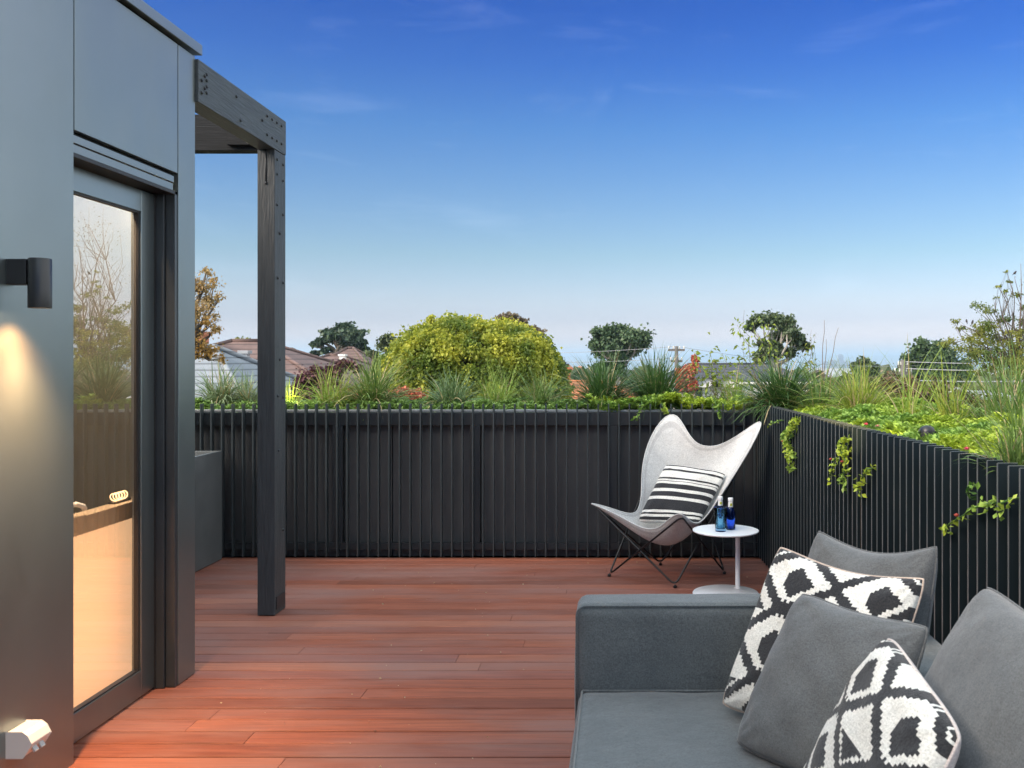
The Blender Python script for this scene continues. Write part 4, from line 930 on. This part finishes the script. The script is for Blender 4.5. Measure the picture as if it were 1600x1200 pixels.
# ------------------------------------------------------------------ houses beyond
def hip_house(label, cx, cy, w_, d_, ze, zr, rot, roofm, wallm, ridge=.4, wins=(), chim=None, name='house', gablet=None, zb=None, over=.35):
    base = (cx, cy, 0); zb = float(tz(np.array(cx), np.array(cy))) if zb is None else zb
    t = thing(name, label, 'house', (cx, cy, zb)); m4 = Matrix.Translation((cx, cy, 0)) @ Matrix.Rotation(R(rot), 4, 'Z')
    b = MB(); b.box(-w_/2, w_/2, -d_/2, d_/2, zb, ze, 0, m4); b.build('wall', wallm, t)
    W2, D2 = w_/2+over, d_/2+over; rl = (w_/2)*ridge
    vs = [(-W2, -D2, ze), (W2, -D2, ze), (W2, D2, ze), (-W2, D2, ze), (-rl, 0, zr), (rl, 0, zr)]
    b = MB(); b.add([m4 @ Vector(v) for v in vs], [(0, 1, 5, 4), (1, 2, 5), (2, 3, 4, 5), (3, 0, 4), (3, 2, 1, 0)]); rf_ = b.build('roof', roofm, t)
    b = MB()
    for a, c_ in ((0, 4), (1, 5), (2, 5), (3, 4), (4, 5)): b.tube([m4 @ Vector(vs[a])+Vector((0, 0, .03)), m4 @ Vector(vs[c_])+Vector((0, 0, .03))], .09, 6)
    o = b.build('ridge_capping', roofm); o.parent = rf_
    if chim:
        for (x, y, wd, z0, z1, mm) in chim:
            b = MB(); b.box(x-wd/2, x+wd/2, y-wd/2, y+wd/2, z0, z1-.12, 0, m4); b.box(x-wd/2-.06, x+wd/2+.06, y-wd/2-.06, y+wd/2+.06, z1-.12, z1, 0, m4); o = b.build('chimney', mm); o.parent = rf_
    for (x, z, ww, hh) in wins:
        b = MB(); b.box(x-ww/2-.06, x+ww/2+.06, -d_/2-.04, -d_/2-.003, z-hh/2-.06, z+hh/2+.06, 0, m4); o = b.build('window', M['white_wall'], t)
        b = MB(); b.box(x-ww/2, x-.03, -d_/2-.055, -d_/2-.042, z-hh/2, z+hh/2, 0, m4); b.box(x+.03, x+ww/2, -d_/2-.055, -d_/2-.042, z-hh/2, z+hh/2, 0, m4); g_ = b.build('pane', M['win_dark']); g_.parent = o
    b = MB(); b.box(-W2, W2, -D2-.06, -D2-.001, ze-.16, ze-.01, 0, m4); b.build('gutter', M['white_wall'], t)
    return t
WN = ((-2, -.6, 1.2, 1.0), (1.8, -.6, 1.4, 1.0))
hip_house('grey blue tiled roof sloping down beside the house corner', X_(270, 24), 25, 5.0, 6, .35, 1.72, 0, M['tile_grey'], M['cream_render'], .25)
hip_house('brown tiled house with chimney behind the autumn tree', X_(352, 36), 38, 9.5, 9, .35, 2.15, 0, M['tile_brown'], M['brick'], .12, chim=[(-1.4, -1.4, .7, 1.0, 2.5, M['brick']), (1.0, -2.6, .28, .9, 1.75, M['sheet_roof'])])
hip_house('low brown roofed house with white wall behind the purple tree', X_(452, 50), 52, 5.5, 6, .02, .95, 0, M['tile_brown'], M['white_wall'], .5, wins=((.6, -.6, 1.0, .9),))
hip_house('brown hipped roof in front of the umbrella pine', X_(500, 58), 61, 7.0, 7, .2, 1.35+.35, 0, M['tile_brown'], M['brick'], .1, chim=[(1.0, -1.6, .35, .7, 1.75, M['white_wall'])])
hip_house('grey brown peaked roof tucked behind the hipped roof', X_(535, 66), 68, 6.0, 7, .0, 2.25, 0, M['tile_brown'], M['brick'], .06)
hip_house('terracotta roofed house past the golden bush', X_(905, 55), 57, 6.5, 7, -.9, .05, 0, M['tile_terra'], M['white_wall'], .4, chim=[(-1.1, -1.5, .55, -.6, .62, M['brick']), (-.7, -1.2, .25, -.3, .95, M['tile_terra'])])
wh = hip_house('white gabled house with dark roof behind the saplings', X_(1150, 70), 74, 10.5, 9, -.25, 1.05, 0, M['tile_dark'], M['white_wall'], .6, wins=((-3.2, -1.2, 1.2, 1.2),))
for gx in (1103, 1133):
    b = MB(); c_ = P(gx, 590, 69); w2 = .95 if gx > 1110 else 1.0
    b.prism([(c_.x-w2, c_.z-.7), (c_.x+w2, c_.z-.7), (c_.x+w2, c_.z-.55), (c_.x, c_.z+.1), (c_.x-w2, c_.z-.55)], 1, 68.6, 70); b.build('gable', M['white_wall'], wh)
    b = MB()
    for s_ in (-1, 1):
        b.add([(c_.x, 68.3, c_.z+.19), (c_.x+s_*(w2+.3), 68.3, c_.z-.67), (c_.x+s_*(w2+.3), 72, c_.z-.67), (c_.x, 72, c_.z+.19), (c_.x, 68.3, c_.z+.12), (c_.x+s_*(w2+.3), 68.3, c_.z-.74), (c_.x+s_*(w2+.3), 72, c_.z-.74), (c_.x, 72, c_.z+.12)], [(0, 1, 2, 3), (4, 5, 6, 7), (0, 1, 5, 4), (2, 3, 7, 6), (1, 2, 6, 5)])
    b.build('gable_roof', M['tile_dark'], wh)
hip_house('pale sheet roof past the dark hedge', X_(1470, 48), 50, 3.6, 4, -.55, -.05, 0, M['sheet_roof'], M['white_wall'], .6)
hip_house('blue grey roof partly hidden by the spiky grass', X_(1535, 40), 42, 3.6, 4, -.45, -.1, 0, M['sheet_roof'], M['brick'], .6)

# ------------------------------------------------------------------ trees
def gb(x, Y): X = X_(x, Y); return (X, Y, float(tz(np.array(X), np.array(Y))))
def blobs(L_, Y0): return [P(x, y, Y0+dy) for x, y, r, dy in L_], [r*Y0/F for x, y, r, dy in L_]
def T_(name, label, bx, Y, L_, n, ls, lm, bark, **k):
    c, r = blobs(L_, Y); return tree(name, label, gb(bx, Y), c, r, n, ls, LM[lm], bark, **k)
rg0 = np.random.default_rng(5)
# golden bush: one big dome made of many clumps, Y ~ 12
cl = []; YB = 12.5
for k in range(460):
    v_ = rg0.normal(size=3); v_ /= np.linalg.norm(v_); v_[2] = abs(v_[2])*1.05-.12
    q_ = (abs(v_[0])**2.5+abs(v_[1])**2.5+abs(v_[2])**2.5)**(-1/2.5); cl.append(tuple(v_*q_))
cxb, czb, Rx, Rz = X_(738, YB), Z_(632, YB), 1.16, 1.03
C_ = [(cxb+sx*Rx*(1+.03*math.sin(k)), YB+sy*Rx*.9, czb+sz*Rz*(1+.03*math.sin(k*2.3))) for k, (sx, sy, sz) in enumerate(cl)]
C_ += [tuple(P(674, 497, YB)), tuple(P(672, 505, YB)), tuple(P(725, 500, YB))]
rr0 = [.10+.08*rg0.random() for _ in C_]; rr0[-3:] = [.05, .08, .06]
tree('bush', 'huge domed golden green bush rising behind the far fence', gb(736, YB), C_, rr0, 170000, .044, LM['lime'], M['bark'], cat='bush', tr=.12, shell=.35, sub=0, seed=11, squash=.9, Wd=.36)
b = MB(); b.lathe([(.01, -1.2), (.9, -1.0), (1.02, 0), (.9, .45), (.6, .78), (.25, .92), (.01, .95)], (0, 0, 0), 24, cap=False)
T_('umbrella_pine', 'dark umbrella pine behind the brown hipped roof', 530, 95, [(535, 517, 15, 0), (515, 518, 11, 1), (555, 522, 11, -1), (500, 532, 9, 0), (492, 537, 7, 1), (492, 551, 6, 0), (525, 530, 10, 2), (545, 532, 12, -1), (563, 535, 9, 0), (567, 545, 7, 1), (540, 513, 12, 0), (518, 524, 10, -2), (507, 546, 6, 0), (560, 552, 6, 0)], 9000, .42, 'pine', M['bark'], tr=.55, squash=.45, shell=.2, seed=12, twigs=3, trunk_to=P(534, 556, 95))
T_('evergreen_tree', 'round topped dark evergreen over the far tussock', 968, 75, [(945, 530, 18, 0), (968, 522, 17, 1), (990, 525, 17, -1), (1003, 535, 11, 0), (938, 548, 15, 1), (960, 552, 18, 0), (985, 545, 16, 1), (935, 520, 9, 0), (950, 516, 9, 0), (975, 514, 9, 0), (930, 538, 9, 0), (940, 575, 15, 0), (965, 570, 14, 0)], 15000, .26, 'round', M['bark_pale'], tr=.3, squash=.8, shell=.3, seed=13, twigs=3, trunk_to=P(965, 580, 75))
T_('gum_tree', 'spreading gum tree behind the tall thin sapling', 1215, 55, [(1190, 502, 12, 0), (1208, 500, 13, 1), (1225, 504, 13, 0), (1238, 515, 12, -1), (1245, 530, 12, 0), (1222, 525, 14, 2), (1200, 540, 13, 0), (1255, 540, 9, 0), (1215, 550, 12, 0), (1185, 555, 10, 0), (1172, 508, 8, 0), (1235, 550, 9, 0)], 13000, .20, 'euc', M['bark_pale'], tr=.22, squash=.75, shell=.3, seed=14, twigs=3, trunk_to=P(1212, 575, 55))
T_('gum_tree', 'grey brown gum tree peeping out behind the golden bush', 815, 60, [(798, 498, 10, 0), (812, 503, 10, 0), (825, 518, 12, 0), (838, 520, 9, 0), (845, 532, 7, 0), (785, 497, 8, 0), (820, 530, 10, 0), (850, 545, 5, 0)], 4200, .22, 'grey', M['bark'], tr=.2, squash=.7, shell=.2, seed=15, twigs=3)
T_('evergreen_tree', 'dark scrubby tree showing past the lower edge of the golden bush', 868, 65, [(862, 560, 8, 0), (872, 568, 8, 0), (880, 575, 8, 0), (866, 575, 9, 0)], 2200, .22, 'dull', M['bark'], tr=.15, seed=16)
T_('evergreen_tree', 'small dark tree touching the umbrella pine side of the golden bush', 606, 60, [(607, 530, 9, 0), (600, 542, 8, 0), (612, 540, 10, 0), (585, 556, 7, 0), (578, 552, 6, 0)], 2600, .2, 'dull', M['bark'], tr=.15, seed=17, twigs=2)
T_('autumn_tree', 'sparse golden autumn tree beside the dark house corner', 292, 17, [(322, 425, 10, 0), (315, 445, 16, 0), (335, 440, 9, 1), (330, 470, 15, 0), (312, 480, 18, -1), (343, 463, 8, 0), (325, 500, 15, 0), (305, 515, 20, 0), (335, 515, 10, 0), (330, 545, 13, 0), (312, 550, 16, 0), (345, 560, 8, 0), (290, 450, 25, 0), (285, 490, 28, 0), (280, 540, 28, 0)], 5200, .055, 'autumn', M['bark'], tr=.10, squash=.85, shell=.1, seed=18, twigs=3, Wd=.3, trunk_to=P(285, 560, 17))
T_('plum_tree', 'dark purple leaved tree in front of the brown roofs', 480, 24, [(470, 600, 14, 0), (487, 590, 16, 0), (478, 612, 18, 0), (502, 585, 12, 0), (535, 572, 11, 0), (545, 570, 9, 0), (520, 580, 10, 0), (498, 606, 16, 0), (466, 618, 12, 0), (512, 600, 15, 0), (495, 576, 8, 0), (560, 575, 6, 0)], 7000, .085, 'plum', M['bark'], tr=.08, seed=19, twigs=2)
T_('evergreen_tree', 'green treetop behind the brown chimney house', 375, 60, [(368, 545, 9, 0), (380, 540, 10, 0), (392, 547, 9, 0), (400, 545, 8, 0), (360, 540, 6, 0)], 2400, .25, 'olive', M['bark'], tr=.15, seed=20)
T_('bare_tree', 'half bare grey tree touching the pergola post', 453, 55, [(455, 548, 6, 0), (453, 562, 7, 0), (458, 572, 6, 0), (448, 555, 6, 0)], 800, .14, 'grey', M['twig'], tr=.09, seed=21, twigs=7, shell=.1)
T_('evergreen_tree', 'dark hazy tree behind the power pole near the olive tree', 1440, 85, [(1445, 540, 11, 0), (1460, 548, 16, 0), (1480, 556, 16, 0), (1425, 562, 14, 0), (1415, 566, 10, 0), (1445, 570, 20, 0), (1475, 580, 20, 0), (1500, 575, 16, 0), (1400, 590, 12, 0), (1425, 592, 16, 0), (1455, 596, 16, 0), (1436, 545, 8, 0)], 12000, .38, 'round', M['bark_pale'], tr=.3, seed=22, twigs=2, shell=.3)
# sparse olive tree with layered sprays, 28 m off
ol = [(1570, 498, 10), (1545, 485, 8), (1530, 477, 7), (1522, 508, 0), (1490, 502, 5), (1500, 513, 5), (1585, 520, 12), (1550, 510, 12), (1530, 520, 12), (1520, 533, 13), (1560, 530, 14), (1580, 548, 16), (1550, 550, 18), (1525, 553, 14), (1505, 545, 6), (1485, 535, 8), (1570, 570, 18), (1540, 575, 16), (1598, 500, 10), (1600, 480, 8), (1588, 462, 6), (1578, 440, 3), (1573, 425, 2.5), (1572, 455, 4), (1600, 540, 16), (1610, 510, 16), (1620, 480, 14), (1630, 530, 20), (1615, 570, 20), (1595, 580, 18), (1480, 538, 6), (1556, 466, 3), (1560, 448, 2), (1640, 500, 18)]
ot = T_('olive_tree', 'sparse feathery olive green tree with small birds on its twigs', 1590, 28, [(x, y, max(r*1.6, 5), rg0.normal()*.5) for x, y, r in ol], 14000, .07, 'olive', M['bark'], tr=.07, seed=23, twigs=3, squash=.5, shell=.05, Wd=.3, trunk_to=P(1590, 575, 28))
b = MB(); b.tube([P(1593, 560, 28), P(1594, 500, 28), P(1596, 450, 28), P(1595, 412, 28)], [.03, .02, .012, .006], 6); b.tube([P(1595, 470, 28), P(1588, 445, 28), P(1585, 432, 28)], [.012, .008, .005], 5); b.tube([P(1540, 530, 28), P(1520, 515, 28), P(1500, 507, 28)], [.012, .009, .005], 5)
o = b.build('leader_branches', M['twig'], ot)
T_('bare_tree', 'tall bare winter tree outside the frame seen mirrored in the door', 1650, 45, [(1640, 380, 40, 0), (1665, 350, 40, 0), (1630, 430, 35, 0), (1680, 410, 45, 0), (1655, 470, 40, 0), (1620, 500, 30, 0), (1690, 470, 40, 0)], 900, .08, 'grey', M['twig'], tr=.12, seed=24, twigs=12, shell=.1, Wd=.2)
T_('hedge', 'dark brown hedge behind the ground cover and reeds', 1440, 10, [(x, y, 26, d_) for x, y, d_ in [(1385, 615, 0), (1410, 622, .2), (1435, 618, 0), (1460, 626, .1), (1485, 628, 0), (1505, 640, 0), (1400, 650, 0), (1430, 650, 0), (1465, 655, 0), (1495, 660, 0), (1375, 635, 0)]], 30000, .045, 'brownhedge', M['bark'], cat='hedge', tr=.05, seed=25, twigs=1)
T_('shrub', 'pale brown twiggy shrub behind the grass by the dark hedge', 1375, 14, [(x, y, 14, 0) for x, y in [(1365, 602), (1385, 598), (1400, 605), (1375, 615), (1420, 606)]], 5000, .05, 'grey', M['bark'], cat='shrub', tr=.04, seed=26)
T_('shrub', 'green undergrowth shrub between spiky grass and arching grass', 1555, 11, [(x, y, 22, 0) for x, y in [(1520, 632), (1545, 640), (1575, 636), (1600, 640), (1620, 630), (1530, 655), (1560, 658)]], 9000, .045, 'dull', M['bark'], cat='shrub', tr=.04, seed=27)
T_('shrub', 'red leaved shrub between two tussocks under the golden bush', 632, 10.2, [(x, y, 11, 0) for x, y in [(620, 620), (632, 616), (645, 618), (655, 624), (638, 628), (622, 630)]], 3500, .03, 'red', M['bark'], cat='shrub', tr=.03, seed=28)
T_('autumn_tree', 'red autumn tree at the edge of the white gabled house', 1075, 58, [(1082, 575, 11, 0), (1075, 592, 12, 0), (1068, 582, 9, 0), (1078, 605, 11, 0), (1062, 598, 10, 0), (1085, 560, 6, 0)], 4200, .17, 'red', M['twig'], tr=.1, seed=29, twigs=3, shell=.2)
T_('shrub', 'dull green shrub row in front of the white gabled house', 1150, 40, [(x, y+9, 7, 0) for x, y in [(1090, 622), (1110, 620), (1130, 622), (1150, 618), (1170, 620), (1190, 615), (1210, 612)]], 4000, .12, 'brownhedge', M['bark'], cat='shrub', tr=.05, seed=30)
T_('evergreen_tree', 'small dark tree in the haze behind the golden green tussock', 1355, 110, [(1338, 572, 7, 0), (1350, 566, 9, 0), (1362, 575, 10, 0), (1345, 580, 9, 0)], 2400, .5, 'euc', M['bark'], tr=.25, seed=31)
# suburb tree masses out to the plain
rgm = np.random.default_rng(77); Cm = []; Sm = []
for k in range(5200):
    Y = 110*math.exp(rgm.random()*3.6); X = X_(rgm.uniform(250, 1750), Y); r = rgm.uniform(2.2, 5.0); z = float(tz(np.array(X), np.array(Y)))
    m_ = 10; d_ = rgm.normal(size=(m_, 3)); d_ /= np.linalg.norm(d_, axis=1, keepdims=True)
    Cm.append(np.array([X, Y, z+r*.7])+d_*r*np.array([1, 1, .6])*.7); Sm.append(np.full(m_, r*1.1))
Cm = np.concatenate(Cm); Sm = np.concatenate(Sm); V, Q = leaf_quads(Cm, rgm.normal(size=Cm.shape), Sm, .5, .1, rg=rgm)
tag(npmesh('suburban_treetops', V, Q, LM['dull'], rnd=rgm.random(len(Q))), 'mass of hazy suburban treetops reaching to the plain', 'treetops', None, 'stuff')
mb = MB(); 
for k in range(1500):
    Y = 180*math.exp(rgm.random()*3.4); X = X_(rgm.uniform(250, 1750), Y); z = float(tz(np.array(X), np.array(Y))); w2 = rgm.uniform(4, 9)*(1+Y/3000); h = rgm.uniform(3, 6)*(1+Y/5000)
    m4 = Matrix.Translation((X, Y, z)) @ Matrix.Rotation(rgm.random()*3, 4, 'Z')
    mb.add([m4 @ Vector(v) for v in ((-w2, -4, 0), (w2, -4, 0), (w2, 4, 0), (-w2, 4, 0), (-w2, -4, h), (w2, -4, h), (w2, 4, h), (-w2, 4, h), (-w2*.6, 0, h*1.6), (w2*.6, 0, h*1.6))], [(0, 1, 5, 4), (1, 2, 6, 5), (2, 3, 7, 6), (3, 0, 4, 7)], 0)
    o_ = len(mb.v)-10; mb.f += [(o_+4, o_+5, o_+9, o_+8), (o_+5, o_+6, o_+9), (o_+6, o_+7, o_+8, o_+9), (o_+7, o_+4, o_+8)]; mb.m += [1+(k % 3)]*4; mb.sm += [False]*4
o = mb.build('distant_suburb_houses', [M['white_wall'], M['tile_terra'], M['sheet_roof'], M['tile_brown']]); tag(o, 'mass of tiny hazy suburb houses far below on the plain', 'distant houses', None, 'stuff')
# far towers
for i, (x, w_, ytop, lb) in enumerate([(1313, 8, 553, 'tallest pale tower block standing alone on the hazy plain'), (1302, 14, 562, 'wide low office block against the tallest tower'), (1322, 12, 563, 'low block on the gum tree far side of the tallest tower'), (1290, 8, 564, 'squat block nearest the bare canes'), (1342, 5, 563, 'thin distant block past the tallest tower'), (1330, 6, 565, 'small cubic block among the distant towers')]):
    Y = 4200+i*60; c_ = P(x, ytop, Y); w2 = w_/2*Y/F; zb = float(tz(np.array(c_.x), np.array(Y)))
    t = thing('tower_block', lb, 'tower', (c_.x, Y, zb), 'tower blocks on the far plain')
    b = MB(); b.box(c_.x-w2, c_.x+w2, Y-w2*.8, Y+w2*.8, zb, c_.z-3); b.box(c_.x-w2*.6, c_.x+w2*.5, Y-w2*.5, Y+w2*.5, c_.z-3, c_.z); b.build('tower', M['tower'], t)
    b = MB(); zz = zb+6
    while zz < c_.z-6: b.box(c_.x-w2*.92, c_.x+w2*.92, Y-w2*.8-.4, Y-w2*.8-.1, zz, zz+1.6); zz += 4
    b.build('window_band', M['win_dark'], t)

# ------------------------------------------------------------------ power poles, wires, birds
def ppole(label, x, Y, ytop, arms):
    c_ = P(x, ytop, Y); zb = float(tz(np.array(c_.x), np.array(Y))); t = thing('power_pole', label, 'power pole', (c_.x, Y, zb), 'power poles beyond the fence')
    b = MB(); b.tube([(c_.x, Y, zb), (c_.x, Y, c_.z)], [.17, .12], 10); b.build('pole', M['pole'], t); ends = []
    for (dz, hw) in arms:
        b = MB(); b.box(c_.x-hw, c_.x+hw, Y-.06, Y+.06, c_.z-dz-.07, c_.z-dz+.07); b.build('crossarm', M['pole'], t)
        for s_ in (-1, -.4, .4, 1):
            b = MB(); b.lathe([(.03, 0), (.06, .05), (.03, .1), (.05, .15), (.02, .2)], (c_.x+s_*hw*.92, Y, c_.z-dz+.07), 8); b.build('insulator', M['white_plastic'], t)
        ends.append(Vector((c_.x, Y, c_.z-dz+.25)))
    return ends
e1 = ppole('slim pole rising behind the tussock above the chair', 1057, 62, 541, [(.25, .55), (1.0, .4)])
e2 = ppole('pale pole in front of the dark hazy tree', 1411, 48, 562, [(.35, .25), (.7, .45)])
def wire(label, a, b_, sag_, r=.02):
    pts = [Vector(a).lerp(Vector(b_), t/16)-Vector((0, 0, 4*sag_*(t/16)*(1-t/16))) for t in range(17)]
    mb = MB(); mb.tube(pts, r, 5); tag(mb.build('power_cable', M['wire']), label, 'cable', 'overhead cables')
wire('upper cable from the pale pole towards the olive tree', e2[0], P(1640, 568, 45), .05, .02)
wire('second cable from the pale pole towards the olive tree', e2[1], P(1640, 577, 45), .08, .024)
wire('thick lowest cable crossing behind the reeds and spiky grass', P(1380, 592, 44), P(1640, 594, 44), .1, .03)
wire('cable from the slim pole towards the golden bush', e1[0], P(700, 548, 70), .3, .014)
wire('lower cable from the slim pole towards the golden bush', e1[1], P(700, 556, 70), .4, .014)
wire('cable running from the slim pole past the white gabled house', e1[0], P(1500, 566, 90), .8, .014)
def bird(label, x, y, Y, heading, tilt=35, s=1.0):
    c_ = P(x, y, Y); o = None
    prof = [(-.10, .004), (-.075, .010), (-.045, .012), (-.02, .024), (.01, .033), (.035, .032), (.052, .021), (.062, .022), (.075, .021), (.086, .012), (.10, .002)]
    m4 = Matrix.Translation(c_) @ Matrix.Rotation(R(heading), 4, 'Z') @ Matrix.Rotation(R(-tilt), 4, 'Y') @ Matrix.Scale(s, 4)
    vs = []; n = 10
    for (u, r_) in prof:
        fl = .35 if u < -.03 else 1
        for j in range(n):
            g = 2*math.pi*j/n; vs.append(m4 @ Vector((u, r_*math.cos(g)*(1 if fl == 1 else 1.3), r_*math.sin(g)*fl+(.008 if u > .055 else 0))))
    fs = [(i*n+j, i*n+(j+1) % n, (i+1)*n+(j+1) % n, (i+1)*n+j) for i in range(len(prof)-1) for j in range(n)]
    b = MB(); b.add(vs, fs, 0, True)
    for s_ in (-1, 1): b.tube([m4 @ Vector((0, s_*.010, -.025)), m4 @ Vector((.01, s_*.012, -.055))], .002, 4)
    tag(b.build('bird', M['bird']), label, 'bird', 'small dark birds on the olive tree')
bird('small dark bird perched highest near the top of the olive tree', 1585, 427, 28, 20, 35, 1.1)
bird('small bird facing away, lower of the pair end, on the olive tree', 1510.5, 502.5, 28, 95, 60, .9)
bird('small bird with tail hanging down beside the other low bird', 1519, 504, 28, 30, 55, 1.0)

# ------------------------------------------------------------------ haze: one closed box of even air
mh = bpy.data.materials.new('air_haze'); mh.use_nodes = True; nt = mh.node_tree; nt.nodes.clear()
o_ = N(nt, 'ShaderNodeOutputMaterial'); pv = N(nt, 'ShaderNodeVolumePrincipled'); pv.inputs['Color'].default_value = (.62, .82, 1, 1); pv.inputs['Density'].default_value = 2.2e-4; pv.inputs['Anisotropy'].default_value = .2
nt.links.new(pv.outputs[0], o_.inputs['Volume'])
b = MB(); b.box(-23000, 23000, -23000, 23000, -64, 92); hz_ = b.build('haze', mh); tag(hz_, 'thin pale blue haze over the distant plain', 'haze', None, 'stuff')
